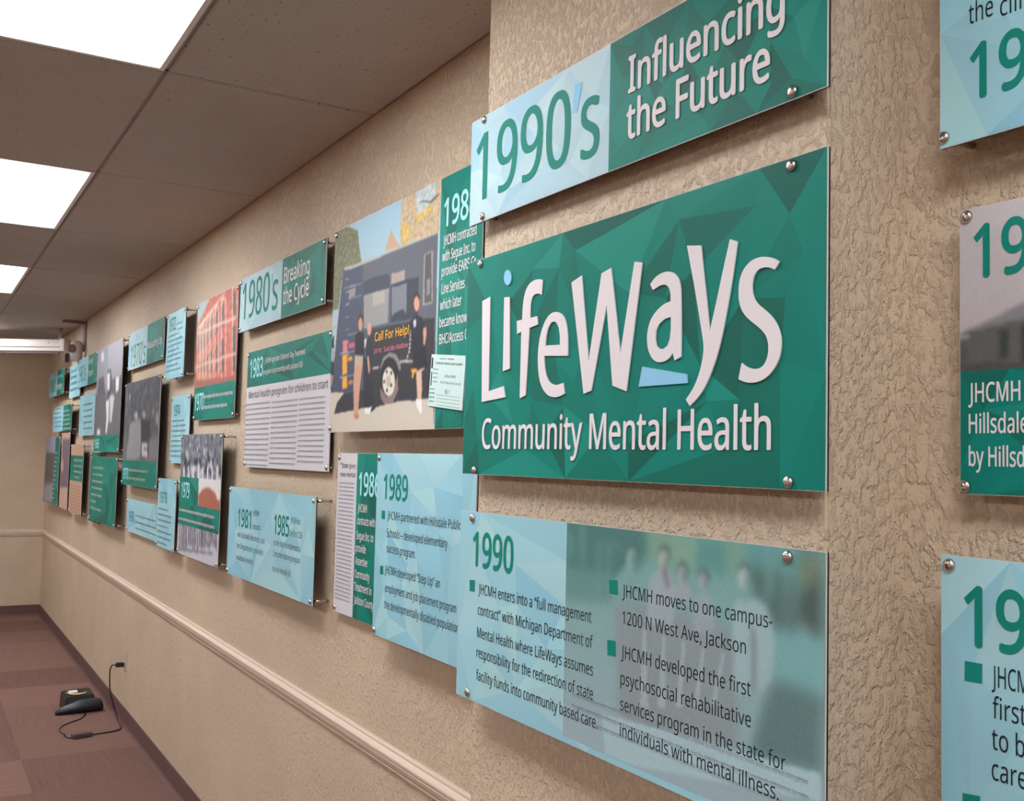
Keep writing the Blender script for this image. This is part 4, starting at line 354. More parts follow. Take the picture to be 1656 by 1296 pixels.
{'k': 'p1983', 'x': 1.1886, 'y0': 4.1858, 'y1': 3.1998, 'z0': -0.0516, 'z1': 0.4202, 'reg': [('paper', 0, 0, 0.986, 0.326, 0, 0), ('green', 0, 0.326, 0.986, 0.4718, 71, 14)], 'let': [('1983', 0.0398, 0.2137, 0.3649, 0.0743, 'lightyear', 0.9, 0), ('JHCMH operates Children’s Day Treatment', 0.2397, 0.7142, 0.4111, 0.0198, 'white', 1.0, 0), ('program in partnership with Jackson ISD', 0.2233, 0.6932, 0.3673, 0.0197, 'white', 1.0, 0), ('Mental health program for children to start', 0.0347, 0.9582, 0.2794, 0.0281, 'ink', -0.2, 0)], 'words': [(0.0074, 0.3276, 0.2503, 0.0093, 'softgrey', 0.85), (0.3499, 0.6553, 0.2482, 0.0086, 'softgrey', 0.6), (0.6743, 0.9389, 0.2476, 0.0079, 'softgrey', 0.6), (0.0067, 0.3271, 0.2299, 0.0093, 'softgrey', 0.85), (0.3492, 0.6549, 0.2288, 0.0086, 'softgrey', 0.85), (0.6737, 0.9385, 0.2292, 0.0079, 'softgrey', 0.85), (0.0059, 0.3267, 0.2095, 0.0092, 'softgrey', 0.85), (0.3485, 0.6544, 0.2095, 0.0085, 'softgrey', 0.85), (0.673, 0.9381, 0.2108, 0.0079, 'softgrey', 0.85), (0.0051, 0.3262, 0.1891, 0.0092, 'softgrey', 0.6), (0.3478, 0.654, 0.1901, 0.0085, 'softgrey', 0.85), (0.6724, 0.9377, 0.1924, 0.0079, 'softgrey', 0.85), (0.0043, 0.3258, 0.1687, 0.0092, 'softgrey', 0.85), (0.347, 0.6536, 0.1707, 0.0086, 'softgrey', 0.85), (0.6717, 0.9373, 0.174, 0.0079, 'softgrey', 0.85), (0.0036, 0.3254, 0.1483, 0.0092, 'softgrey', 0.85), (0.3463, 0.6531, 0.1514, 0.0085, 'softgrey', 0.6), (0.671, 0.9369, 0.1556, 0.008, 'softgrey', 0.6), (0.0028, 0.3249, 0.1279, 0.0092, 'softgrey', 0.85), (0.3456, 0.6527, 0.132, 0.0086, 'softgrey', 0.85), (0.6704, 0.9365, 0.1373, 0.0079, 'softgrey', 0.85), (0.002, 0.3245, 0.1076, 0.0091, 'softgrey', 0.85), (0.3449, 0.6523, 0.1127, 0.0085, 'softgrey', 0.85), (0.6697, 0.936, 0.1189, 0.0079, 'softgrey', 0.85), (0.0013, 0.324, 0.0872, 0.0092, 'softgrey', 0.6), (0.3442, 0.6519, 0.0934, 0.0085, 'softgrey', 0.85), (0.6691, 0.9356, 0.1006, 0.0079, 'softgrey', 0.85), (0.0005, 0.3236, 0.0669, 0.0091, 'softgrey', 0.85), (0.3435, 0.6514, 0.0741, 0.0085, 'softgrey', 0.85), (0.6684, 0.9352, 0.0822, 0.008, 'softgrey', 0.85), (-0.0003, 0.3231, 0.0465, 0.0092, 'softgrey', 0.85), (0.3428, 0.651, 0.0548, 0.0085, 'softgrey', 0.6), (0.6678, 0.9348, 0.0639, 0.0079, 'softgrey', 0.6), (-0.001, 0.3227, 0.0262, 0.0091, 'softgrey', 0.85), (0.3421, 0.6506, 0.0355, 0.0085, 'softgrey', 0.85), (0.6671, 0.9344, 0.0456, 0.0079, 'softgrey', 0.85), (-0.0018, 0.3223, 0.0059, 0.0091, 'softgrey', 0.85), (0.3414, 0.6502, 0.0162, 0.0085, 'softgrey', 0.85), (0.6665, 0.934, 0.0273, 0.0079, 'softgrey', 0.85)], 'poly': [], 'paint': [], 'caps': None},
{'k': 'p1980', 'x': 1.168, 'y0': 4.265, 'y1': 3.2342, 'z0': 0.508, 'z1': 0.7327, 'reg': [('blue', 0, 0, 0.5624, 0.2247, 81, 10), ('green', 0.5624, 0, 1.0308, 0.2247, 82, 12)], 'let': [('1980', 0.0417, 0.4113, 0.0502, 0.1504, 'teal', 0.5, 0), ('s', 0.4511, 0.5175, 0.0443, 0.1504, 'teal', 0.5, 0), ('Breaking', 0.5874, 0.8682, 0.1284, 0.059, 'white', 1.3, 0), ('the Cycle', 0.5857, 0.8669, 0.0503, 0.059, 'white', 1.3, 0)], 'words': [], 'poly': [([(0.4333, 0.1885), (0.4528, 0.188), (0.4491, 0.1551), (0.4339, 0.1524)], 'pale', 0.0004)], 'paint': [], 'caps': None},
{'k': 'p1970brick', 'x': 1.1835, 'y0': 5.073, 'y1': 4.3468, 'z0': 0.1565, 'z1': 0.7287, 'reg': [('photo', 0, 0.1593, 0.7262, 0.5722, 0, 0), ('green', 0, 0, 0.7262, 0.1593, 91, 8)], 'let': [('1970', 0.0236, 0.1934, 0.0501, 0.0788, 'lightyear', 0.8, 0)], 'words': [(0.1966, 0.702, 0.1008, 0.0176, 'white', 0.92), (0.205, 0.6092, 0.0509, 0.0175, 'white', 0.92)], 'poly': [], 'paint': [('grad', ((186, 104, 92), (186, 104, 92)), [], 0), ('noisepoly', (186, 104, 92), [(-0.1497, 0.6924), (0.7617, 0.5668), (0.8266, 0.1077), (-0.0528, 0.1488)], 12), ('poly', (168, 180, 185), [(-0.0329, 0.6145), (0.2597, 0.589), (0.0293, 0.4725), (-0.0089, 0.4764)], 0), ('poly', (212, 180, 160), [(0.0314, 0.4601), (0.4821, 0.5687), (0.5235, 0.5717), (0.0472, 0.4403)], 0), ('poly', (214, 190, 170), [(0.0082, 0.4502), (0.0177, 0.4676), (0.0414, 0.4712), (0.0551, 0.4516), (0.099, 0.1955), (0.0867, 0.1962), (0.0436, 0.4467), (0.0395, 0.4623), (0.0285, 0.4482), (0.0644, 0.1974), (0.052, 0.1981)], 0), ('poly', (104, 98, 100), [(0.0292, 0.4299), (0.0442, 0.4345), (0.0633, 0.3239), (0.0433, 0.3195)], 0), ('poly', (96, 86, 92), [(0.0528, 0.2644), (0.071, 0.2692), (0.0773, 0.2327), (0.0581, 0.2339)], 0), ('poly', (214, 190, 170), [(0.061, 0.4603), (0.0703, 0.4775), (0.0936, 0.481), (0.107, 0.4616), (0.1526, 0.1925), (0.1405, 0.1931), (0.0958, 0.4567), (0.0917, 0.4722), (0.0809, 0.4582), (0.1186, 0.1944), (0.1064, 0.1951)], 0), ('poly', (104, 98, 100), [(0.0816, 0.4401), (0.0964, 0.4446), (0.115, 0.335), (0.0954, 0.3306)], 0), ('poly', (96, 86, 92), [(0.1047, 0.276), (0.1225, 0.2807), (0.1312, 0.2293), (0.1125, 0.2305)], 0), ('poly', (214, 190, 170), [(0.1128, 0.4702), (0.122, 0.4872), (0.1482, 0.4903), (0.1629, 0.4708), (0.2099, 0.1892), (0.198, 0.1899), (0.1518, 0.4661), (0.1459, 0.4816), (0.1324, 0.4681), (0.1718, 0.1914), (0.1598, 0.1921)], 0), ('poly', (104, 98, 100), [(0.133, 0.4501), (0.1505, 0.4543), (0.1687, 0.3456), (0.1465, 0.3416)], 0), ('poly', (96, 86, 92), [(0.1556, 0.2874), (0.1758, 0.2918), (0.1868, 0.2258), (0.1658, 0.2272)], 0), ('poly', (214, 190, 170), [(0.1775, 0.4825), (0.1864, 0.4993), (0.2154, 0.5019), (0.2311, 0.4825), (0.2799, 0.1853), (0.2683, 0.186), (0.2203, 0.4778), (0.2127, 0.4934), (0.1966, 0.4804), (0.2381, 0.1877), (0.2264, 0.1883)], 0), ('poly', (104, 98, 100), [(0.1972, 0.4626), (0.2171, 0.4664), (0.2348, 0.359), (0.2103, 0.3552)], 0), ('poly', (96, 86, 92), [(0.2192, 0.3016), (0.2415, 0.3058), (0.2553, 0.2216), (0.2322, 0.223)], 0), ('poly', (214, 190, 170), [(0.2452, 0.4954), (0.2539, 0.512), (0.2887, 0.5138), (0.3067, 0.4943), (0.3571, 0.181), (0.3459, 0.1816), (0.2962, 0.4897), (0.2851, 0.5055), (0.2638, 0.4933), (0.3074, 0.1838), (0.2959, 0.1844)], 0), ('poly', (104, 98, 100), [(0.2644, 0.4757), (0.2894, 0.4788), (0.3065, 0.3727), (0.2771, 0.3695)], 0), ('poly', (96, 86, 92), [(0.2858, 0.3165), (0.3125, 0.3202), (0.3292, 0.2169), (0.3017, 0.2187)], 0), ('poly', (214, 190, 170), [(0.3286, 0.5113), (0.3372, 0.5276), (0.3803, 0.5282), (0.4017, 0.5085), (0.4539, 0.1755), (0.443, 0.1761), (0.3915, 0.5039), (0.3754, 0.5201), (0.3467, 0.5092), (0.3927, 0.179), (0.3816, 0.1796)], 0), ('poly', (104, 98, 100), [(0.3473, 0.4918), (0.3796, 0.4939), (0.396, 0.3894), (0.3595, 0.3872)], 0), ('poly', (96, 86, 92), [(0.3678, 0.3349), (0.4011, 0.3378), (0.4211, 0.2112), (0.3872, 0.2133)], 0), ('poly', (214, 190, 170), [(0.4348, 0.5315), (0.443, 0.5475), (0.4935, 0.5467), (0.5178, 0.5269), (0.5721, 0.1689), (0.5618, 0.1694), (0.508, 0.5225), (0.4875, 0.5391), (0.4522, 0.5294), (0.501, 0.1729), (0.4903, 0.1735)], 0), ('poly', (104, 98, 100), [(0.4527, 0.5123), (0.4914, 0.5133), (0.5071, 0.4109), (0.4643, 0.4096)], 0), ('poly', (96, 86, 92), [(0.4723, 0.3583), (0.5113, 0.3603), (0.5352, 0.2041), (0.4957, 0.2065)], 0), ('poly', (214, 190, 170), [(0.6159, 0.566), (0.6236, 0.5814), (0.6792, 0.5792), (0.7054, 0.5594), (0.7631, 0.1581), (0.7535, 0.1587), (0.6963, 0.5553), (0.6724, 0.572), (0.6322, 0.5638), (0.6852, 0.1625), (0.6753, 0.1631)], 0), ('poly', (104, 98, 100), [(0.6326, 0.5474), (0.676, 0.5471), (0.6904, 0.448), (0.6433, 0.4479)], 0), ('poly', (96, 86, 92), [(0.6506, 0.3982), (0.6936, 0.3992), (0.7237, 0.1923), (0.6805, 0.195)], 0), ('poly', (212, 182, 164), [(-0.0258, 0.429), (0.7032, 0.4401), (0.7089, 0.4277), (-0.0236, 0.4166)], 0), ('poly', (206, 170, 152), [(0.0024, 0.2678), (0.7357, 0.2819), (0.7376, 0.2684), (0.0046, 0.2555)], 0), ('poly', (150, 96, 86), [(-0.0101, 0.1955), (0.7504, 0.18), (0.7461, 0.1432), (-0.0098, 0.1651)], 0)], 'caps': None},
{'k': 'p1972', 'x': 1.1495, 'y0': 5.5967, 'y1': 5.1768, 'z0': 0.3807, 'z1': 0.7291, 'reg': [('blue', 0, 0, 0.4199, 0.3485, 101, 10)], 'let': [('1972', 0.0523, 0.2053, 0.2538, 0.0671, 'teal', 0.8, 0)], 'words': [(0.0435, 0.2996, 0.2225, 0.0114, 'greyteal', 0.9), (0.0412, 0.3682, 0.1965, 0.0113, 'greyteal', 0.9), (0.039, 0.3675, 0.1704, 0.0113, 'greyteal', 0.9), (0.0367, 0.2974, 0.1443, 0.0114, 'greyteal', 0.9), (0.0344, 0.366, 0.1182, 0.0114, 'greyteal', 0.9), (0.0322, 0.3653, 0.0921, 0.0114, 'greyteal', 0.9), (0.0299, 0.2952, 0.066, 0.0114, 'greyteal', 0.9), (0.0277, 0.3638, 0.0399, 0.0113, 'greyteal', 0.9), (0.2298, 0.3702, 0.2732, 0.0117, 'greyteal', 0.9), (0.2355, 0.3756, 0.2439, 0.0117, 'greyteal', 0.9)], 'poly': [], 'paint': [], 'caps': None},
{'k': 'p1970s', 'x': 1.18, 'y0': 6.8772, 'y1': 5.8126, 'z0': 0.5149, 'z1': 0.7528, 'reg': [('blue', 0, 0, 0.5953, 0.238, 111, 6), ('green', 0.5953, 0, 1.0646, 0.238, 112, 8)], 'let': [("1970's", 0.0896, 0.5631, 0.0167, 0.1361, 'teal', 0.2, 0), ('Measuring Up', 0.6103, 1.0136, 0.0924, 0.041, 'white', 0.8, 0)], 'words': [], 'poly': [], 'paint': [], 'caps': None},
{'k': 'pgroup', 'x': 1.155, 'y0': 6.7731, 'y1': 5.7245, 'z0': -0.2029, 'z1': 0.4227, 'reg': [('photo', 0, 0.1486, 1.0485, 0.6257, 0, 0), ('green', 0, 0, 1.0485, 0.1486, 121, 6)], 'let': [('1970', 0.0401, 0.2183, 0.0348, 0.0651, 'lightyear', 0.8, 0)], 'words': [(0.2263, 0.8048, 0.085, 0.0168, 'palewhite', 0.92), (0.2384, 0.7456, 0.0361, 0.0168, 'palewhite', 0.92)], 'poly': [], 'paint': [('grad', ((82, 86, 94), (104, 104, 108)), [], 0), ('noisepoly', (86, 88, 94), [(0.0064, 0.6305), (1.0735, 0.6209), (1.1077, 0.3055), (0.0001, 0.3178)], 14), ('poly', (170, 168, 170), [(0.4393, 0.4158), (0.4383, 0.409), (0.4321, 0.403), (0.4213, 0.3984), (0.4069, 0.3956), (0.3904, 0.3949), (0.3732, 0.3963), (0.3571, 0.3999), (0.3437, 0.4051), (0.3343, 0.4116), (0.3299, 0.4186), (0.331, 0.4255), (0.3373, 0.4316), (0.3484, 0.4363), (0.363, 0.439), (0.3797, 0.4396), (0.3968, 0.438), (0.4127, 0.4344), (0.4259, 0.4292), (0.435, 0.4228)], 0), ('poly', (160, 158, 162), [(0.1888, 0.5367), (0.1885, 0.5315), (0.1849, 0.527), (0.1786, 0.5235), (0.1699, 0.5215), (0.1598, 0.5211), (0.1493, 0.5223), (0.1394, 0.5251), (0.1311, 0.5292), (0.1251, 0.5341), (0.1221, 0.5395), (0.1225, 0.5447), (0.1261, 0.5493), (0.1325, 0.5528), (0.1413, 0.5548), (0.1514, 0.5552), (0.1619, 0.5539), (0.1718, 0.5511), (0.18, 0.547), (0.1859, 0.542)], 0), ('poly', (110, 112, 120), [(0.684, 0.5518), (0.6848, 0.5429), (0.683, 0.5351), (0.6789, 0.5289), (0.6728, 0.5252), (0.6654, 0.5241), (0.6572, 0.5258), (0.6492, 0.5302), (0.6422, 0.5369), (0.6367, 0.5451), (0.6335, 0.5541), (0.6327, 0.563), (0.6345, 0.571), (0.6386, 0.5771), (0.6448, 0.5809), (0.6523, 0.5819), (0.6604, 0.5801), (0.6684, 0.5756), (0.6754, 0.5689), (0.6808, 0.5607)], 0), ('poly', (160, 158, 160), [(0.6789, 0.4168), (0.6777, 0.4113), (0.6717, 0.4065), (0.6615, 0.4028), (0.6479, 0.4006), (0.6325, 0.4001), (0.6165, 0.4014), (0.6016, 0.4043), (0.5893, 0.4086), (0.5808, 0.4138), (0.577, 0.4195), (0.5782, 0.425), (0.5844, 0.4299), (0.5949, 0.4336), (0.6086, 0.4357), (0.6242, 0.4361), (0.6402, 0.4348), (0.6549, 0.4318), (0.6669, 0.4275), (0.6752, 0.4223)], 0), ('poly', (130, 130, 135), [(0.9214, 0.424), (0.9209, 0.4185), (0.9173, 0.4136), (0.9107, 0.4098), (0.9019, 0.4075), (0.8918, 0.4069), (0.8811, 0.4081), (0.8712, 0.4109), (0.8628, 0.4151), (0.8569, 0.4203), (0.854, 0.4259), (0.8544, 0.4315), (0.8581, 0.4364), (0.8648, 0.4401), (0.8737, 0.4424), (0.8839, 0.443), (0.8945, 0.4418), (0.9044, 0.4389), (0.9127, 0.4347), (0.9185, 0.4296)], 0), ('poly', (150, 148, 150), [(1.0271, 0.3872), (1.0281, 0.3747), (1.026, 0.3634), (1.0207, 0.3546), (1.0129, 0.349), (1.0033, 0.3472), (0.9928, 0.3493), (0.9825, 0.3553), (0.9733, 0.3645), (0.9662, 0.376), (0.9619, 0.3887), (0.9608, 0.4014), (0.963, 0.4127), (0.9683, 0.4216), (0.9762, 0.4272), (0.9859, 0.4289), (0.9964, 0.4266), (1.0067, 0.4205), (1.0158, 0.4113), (1.0228, 0.3998)], 0), ('poly', (140, 140, 145), [(0.1957, 0.3764), (0.5037, 0.3996), (0.5967, 0.3183), (0.558, 0.1674), (0.1664, 0.1635)], 0), ('poly', (62, 62, 68), [(0.5446, 0.3841), (0.793, 0.3927), (0.9098, 0.1708), (0.5949, 0.1677)], 0), ('poly', (188, 186, 188), [(0.5929, 0.2561), (0.761, 0.257), (0.7801, 0.1719), (0.6128, 0.1703)], 0), ('poly', (60, 60, 66), [(0.6015, 0.2189), (0.7691, 0.2206), (0.7704, 0.2151), (0.6029, 0.2131)], 0), ('poly', (140, 140, 142), [(0.1467, 0.2422), (0.4253, 0.2493), (0.4481, 0.1541), (0.128, 0.1504)], 0), ('poly', (120, 118, 122), [(0.8018, 0.2764), (1.0175, 0.2818), (1.0432, 0.161), (0.8108, 0.1583)], 0)], 'caps': None},
{'k': 'p1974', 'x': 1.186, 'y0': 5.5688, 'y1': 5.164, 'z0': -0.0552, 'z1': 0.2943, 'reg': [('blue', 0, 0, 0.4048, 0.3495, 131, 8)], 'let': [('1974', 0.0522, 0.1947, 0.2468, 0.0556, 'teal', 0.8, 0)], 'words': [(0.0291, 0.2975, 0.2152, 0.0111, 'greyteal', 0.9), (0.0284, 0.337, 0.1891, 0.0111, 'greyteal', 0.9), (0.0276, 0.3363, 0.163, 0.0111, 'greyteal', 0.9), (0.0269, 0.2952, 0.137, 0.0111, 'greyteal', 0.9), (0.0261, 0.3347, 0.1109, 0.0111, 'greyteal', 0.9), (0.0254, 0.334, 0.0849, 0.0111, 'greyteal', 0.9), (0.0246, 0.2929, 0.0589, 0.011, 'greyteal', 0.9), (0.0238, 0.3324, 0.0329, 0.011, 'greyteal', 0.9)], 'poly': [], 'paint': [], 'caps': None},
{'k': 'p1979', 'x': 1.15, 'y0': 5.1511, 'y1': 4.3872, 'z0': -0.4862, 'z1': 0.0882, 'reg': [('photo', 0, 0.3702, 0.7639, 0.5744, 0, 0), ('green', 0, 0.1429, 0.7639, 0.3702, 141, 8), ('photo', 0, 0, 0.7639, 0.1429, 0, 0), ('photo', 0.379, 0.2448, 0.7639, 0.3702, 0, 1)], 'let': [('1979', 0.0487, 0.2081, 0.2726, 0.0713, 'lightyear', 0.8, 0)], 'words': [(0.0154, 0.6897, 0.2042, 0.0149, 'white', 0.93), (0.0036, 0.6956, 0.1613, 0.0149, 'white', 0.93)], 'poly': [], 'paint': [('grad', ((112, 112, 120), (112, 112, 120)), [], 0), ('noisepoly', (112, 114, 124), [(-0.054, 0.5916), (0.8037, 0.5809), (0.7954, 0.376), (-0.0088, 0.3533)], 34), ('poly', (58, 60, 70), [(0.482, 0.4364), (0.5192, 0.4314), (0.517, 0.3867), (0.4777, 0.4084)], 0), ('poly', (178, 178, 186), [(0.7197, 0.4179), (0.751, 0.4133), (0.7501, 0.3802), (0.7157, 0.3912)], 0), ('poly', (58, 60, 70), [(0.0924, 0.4656), (0.1299, 0.46), (0.1326, 0.414), (0.0876, 0.4356)], 0), ('poly', (178, 178, 186), [(0.543, 0.4895), (0.586, 0.4842), (0.5776, 0.4373), (0.5387, 0.4618)], 0), ('poly', (58, 60, 70), [(0.0725, 0.4498), (0.115, 0.4444), (0.1127, 0.3997), (0.0677, 0.4197)], 0), ('poly', (178, 178, 186), [(0.2832, 0.4352), (0.326, 0.4301), (0.3189, 0.3959), (0.2786, 0.4062)], 0), ('poly', (58, 60, 70), [(0.4791, 0.4275), (0.5166, 0.4225), (0.5125, 0.3874), (0.4748, 0.3995)], 0), ('poly', (178, 178, 186), [(0.3677, 0.406), (0.4191, 0.4014), (0.4053, 0.3501), (0.3633, 0.3774)], 0), ('poly', (58, 60, 70), [(0.7252, 0.424), (0.7605, 0.4193), (0.755, 0.3898), (0.7212, 0.3973)], 0), ('poly', (178, 178, 186), [(0.5515, 0.4556), (0.589, 0.4506), (0.5841, 0.4158), (0.5473, 0.428)], 0), ('poly', (58, 60, 70), [(0.3715, 0.4647), (0.4099, 0.4594), (0.4068, 0.4211), (0.3671, 0.4361)], 0), ('poly', (178, 178, 186), [(0.4177, 0.4165), (0.4611, 0.4117), (0.4523, 0.3739), (0.4133, 0.3881)], 0), ('poly', (58, 60, 70), [(0.2735, 0.4655), (0.3121, 0.4601), (0.3096, 0.4243), (0.269, 0.4365)], 0), ('poly', (178, 178, 186), [(0.4426, 0.5126), (0.4839, 0.5071), (0.4774, 0.4669), (0.4383, 0.4844)], 0), ('poly', (58, 60, 70), [(0.5928, 0.4334), (0.6352, 0.4287), (0.6272, 0.379), (0.5886, 0.406)], 0), ('poly', (178, 178, 186), [(0.3512, 0.4394), (0.3911, 0.4343), (0.3884, 0.3864), (0.3467, 0.4107)], 0), ('poly', (58, 60, 70), [(0.3101, 0.4671), (0.3454, 0.4617), (0.3459, 0.4247), (0.3056, 0.4382)], 0), ('poly', (178, 178, 186), [(0.7587, 0.4962), (0.7985, 0.4911), (0.7907, 0.4443), (0.7547, 0.4697)], 0), ('poly', (58, 60, 70), [(0.5986, 0.4661), (0.6394, 0.4611), (0.6298, 0.4317), (0.5945, 0.4388)], 0), ('poly', (178, 178, 186), [(0.1039, 0.4976), (0.1437, 0.4918), (0.1417, 0.4585), (0.0991, 0.4676)], 0), ('poly', (58, 60, 70), [(0.1585, 0.4516), (0.1983, 0.4462), (0.2009, 0.3833), (0.1538, 0.4219)], 0), ('poly', (178, 178, 186), [(0.5708, 0.4579), (0.6138, 0.4529), (0.6033, 0.4169), (0.5666, 0.4304)], 0), ('poly', (58, 60, 70), [(0.7407, 0.425), (0.7813, 0.4205), (0.7721, 0.3788), (0.7367, 0.3984)], 0), ('poly', (178, 178, 186), [(0.6834, 0.4351), (0.7239, 0.4304), (0.7178, 0.3745), (0.6794, 0.4082)], 0), ('poly', (58, 60, 70), [(0.5338, 0.4788), (0.5749, 0.4736), (0.5665, 0.4396), (0.5296, 0.4511)], 0), ('poly', (178, 178, 186), [(0.2126, 0.43), (0.2632, 0.425), (0.2542, 0.3619), (0.2079, 0.4006)], 0), ('poly', (200, 200, 206), [(0.0595, 0.412), (0.0878, 0.4278), (0.101, 0.3564), (0.07, 0.3555)], 0), ('poly', (200, 200, 206), [(0.1558, 0.4192), (0.1842, 0.4293), (0.1968, 0.3591), (0.1669, 0.3582)], 0), ('poly', (200, 200, 206), [(0.2485, 0.4288), (0.2774, 0.4308), (0.2895, 0.3617), (0.2606, 0.3609)], 0), ('poly', (200, 200, 206), [(0.3408, 0.4234), (0.3675, 0.4322), (0.3793, 0.3642), (0.3512, 0.3634)], 0), ('poly', (200, 200, 206), [(0.4302, 0.4175), (0.4548, 0.4336), (0.4661, 0.3667), (0.439, 0.3659)], 0), ('poly', (200, 200, 206), [(0.5151, 0.4214), (0.5394, 0.4349), (0.5502, 0.3691), (0.5239, 0.3683)], 0), ('poly', (200, 200, 206), [(0.597, 0.4279), (0.6213, 0.4362), (0.6317, 0.3714), (0.6063, 0.3706)], 0), ('poly', (200, 200, 206), [(0.6771, 0.4297), (0.7007, 0.4375), (0.7108, 0.3736), (0.6861, 0.3729)], 0), ('poly', (206, 202, 204), [(0.376, 0.3698), (0.795, 0.3786), (0.8146, 0.2514), (0.3867, 0.2399)], 0), ('poly', (160, 98, 82), [(0.3872, 0.2371), (0.3886, 0.2965), (0.4533, 0.3215), (0.5294, 0.3354), (0.6065, 0.3299), (0.683, 0.3139), (0.718, 0.2887), (0.8098, 0.2824), (0.8154, 0.2462)], 0), ('poly', (186, 184, 194), [(-0.1308, 0.1331), (0.8482, 0.1602), (0.8715, 0.0082), (-0.0986, -0.0304)], 0), ('poly', (72, 72, 84), [(0.0344, 0.1438), (0.045, 0.1444), (0.0668, 0.0418), (0.0541, 0.0115)], 0), ('poly', (72, 72, 84), [(0.0773, 0.1465), (0.0873, 0.1472), (0.1115, 0.0334), (0.0912, 0.0447)], 0), ('poly', (72, 72, 84), [(0.1066, 0.1484), (0.1254, 0.1496), (0.142, 0.0277), (0.1231, 0.0321)], 0), ('poly', (72, 72, 84), [(0.1432, 0.1508), (0.1605, 0.1519), (0.1799, 0.0202), (0.1591, 0.0367)], 0), ('poly', (72, 72, 84), [(0.1752, 0.1529), (0.1835, 0.1534), (0.206, 0.053), (0.1942, 0.0214)], 0), ('poly', (72, 72, 84), [(0.2168, 0.1555), (0.2365, 0.1568), (0.2477, 0.0534), (0.2312, 0.0489)], 0), ('poly', (72, 72, 84), [(0.2532, 0.1579), (0.2734, 0.1592), (0.2847, 0.0506), (0.2662, 0.0586)], 0), ('poly', (72, 72, 84), [(0.2894, 0.1602), (0.3008, 0.161), (0.3228, 0.0402), (0.3027, 0.0584)], 0), ('poly', (72, 72, 84), [(0.3203, 0.1622), (0.3393, 0.1635), (0.3532, 0.0433), (0.3346, 0.0542)], 0), ('poly', (72, 72, 84), [(0.3537, 0.1644), (0.3627, 0.165), (0.3838, 0.0599), (0.3682, 0.055)], 0), ('poly', (72, 72, 84), [(0.3884, 0.1666), (0.3974, 0.1672), (0.4212, 0.0441), (0.4047, 0.0454)], 0), ('poly', (72, 72, 84), [(0.4218, 0.1688), (0.4336, 0.1696), (0.4504, 0.0691), (0.4347, 0.0666)], 0), ('poly', (72, 72, 84), [(0.4516, 0.1707), (0.4713, 0.172), (0.4826, 0.0555), (0.4657, 0.0612)], 0), ('poly', (72, 72, 84), [(0.4757, 0.1723), (0.4936, 0.1734), (0.5073, 0.0519), (0.4875, 0.076)], 0), ('poly', (72, 72, 84), [(0.5059, 0.1742), (0.5235, 0.1754), (0.537, 0.0553), (0.5188, 0.0712)], 0), ('poly', (72, 72, 84), [(0.5375, 0.1763), (0.5497, 0.177), (0.5665, 0.0679), (0.549, 0.081)], 0), ('poly', (72, 72, 84), [(0.5751, 0.1787), (0.5884, 0.1796), (0.6049, 0.0636), (0.5871, 0.0797)], 0), ('poly', (72, 72, 84), [(0.6067, 0.1807), (0.6226, 0.1818), (0.6339, 0.08), (0.6223, 0.0595)], 0), ('poly', (72, 72, 84), [(0.633, 0.1824), (0.6499, 0.1835), (0.6583, 0.0916), (0.6437, 0.0901)], 0), ('poly', (72, 72, 84), [(0.6628, 0.1844), (0.6729, 0.185), (0.6902, 0.0792), (0.6739, 0.0894)], 0), ('poly', (72, 72, 84), [(0.6947, 0.1864), (0.7071, 0.1872), (0.7233, 0.0722), (0.7052, 0.0946)], 0), ('poly', (72, 72, 84), [(0.7172, 0.1879), (0.7241, 0.1883), (0.7458, 0.0724), (0.7295, 0.0848)], 0), ('poly', (120, 120, 132), [(-0.0003, 0.0269), (0.7028, 0.0597), (0.6628, 0.0481), (0.0555, 0.0137)], 0)], 'caps': None},
{'k': 'plong', 'x': 1.186, 'y0': 6.712, 'y1': 5.5947, 'z0': -0.4897, 'z1': -0.2901, 'reg': [('blue', 0, 0, 1.1172, 0.1997, 151, 8)], 'let': [('1978', 0.076, 0.2274, 0.0627, 0.0636, 'teal', 0.7, 0)], 'words': [(0.2762, 0.8581, 0.1041, 0.011, 'greyteal', 0.9), (0.2849, 0.8653, 0.0673, 0.0109, 'greyteal', 0.9), (0.2936, 0.8725, 0.0306, 0.0108, 'greyteal', 0.9)], 'poly': [], 'paint': [], 'caps': None},
{'k': 'psmall', 'x': 1.16, 'y0': 5.6908, 'y1': 5.2698, 'z0': -0.4968, 'z1': -0.1373, 'reg': [('blue', 0, 0, 0.421, 0.3595, 161, 8)], 'let': [('1978', 0.0432, 0.2252, 0.2337, 0.0552, 'teal', 0.8, 0)], 'words': [(0.0283, 0.2603, 0.1933, 0.0117, 'greyteal', 0.9), (0.0282, 0.3469, 0.1638, 0.0116, 'greyteal', 0.9), (0.0282, 0.3482, 0.1343, 0.0116, 'greyteal', 0.9), (0.0282, 0.2643, 0.1048, 0.0116, 'greyteal', 0.9), (0.0281, 0.3507, 0.0753, 0.0116, 'greyteal', 0.9), (0.0281, 0.352, 0.0459, 0.0116, 'greyteal', 0.9), (0.028, 0.2683, 0.0165, 0.0115, 'greyteal', 0.9)], 'poly': [], 'paint': [], 'caps': None},
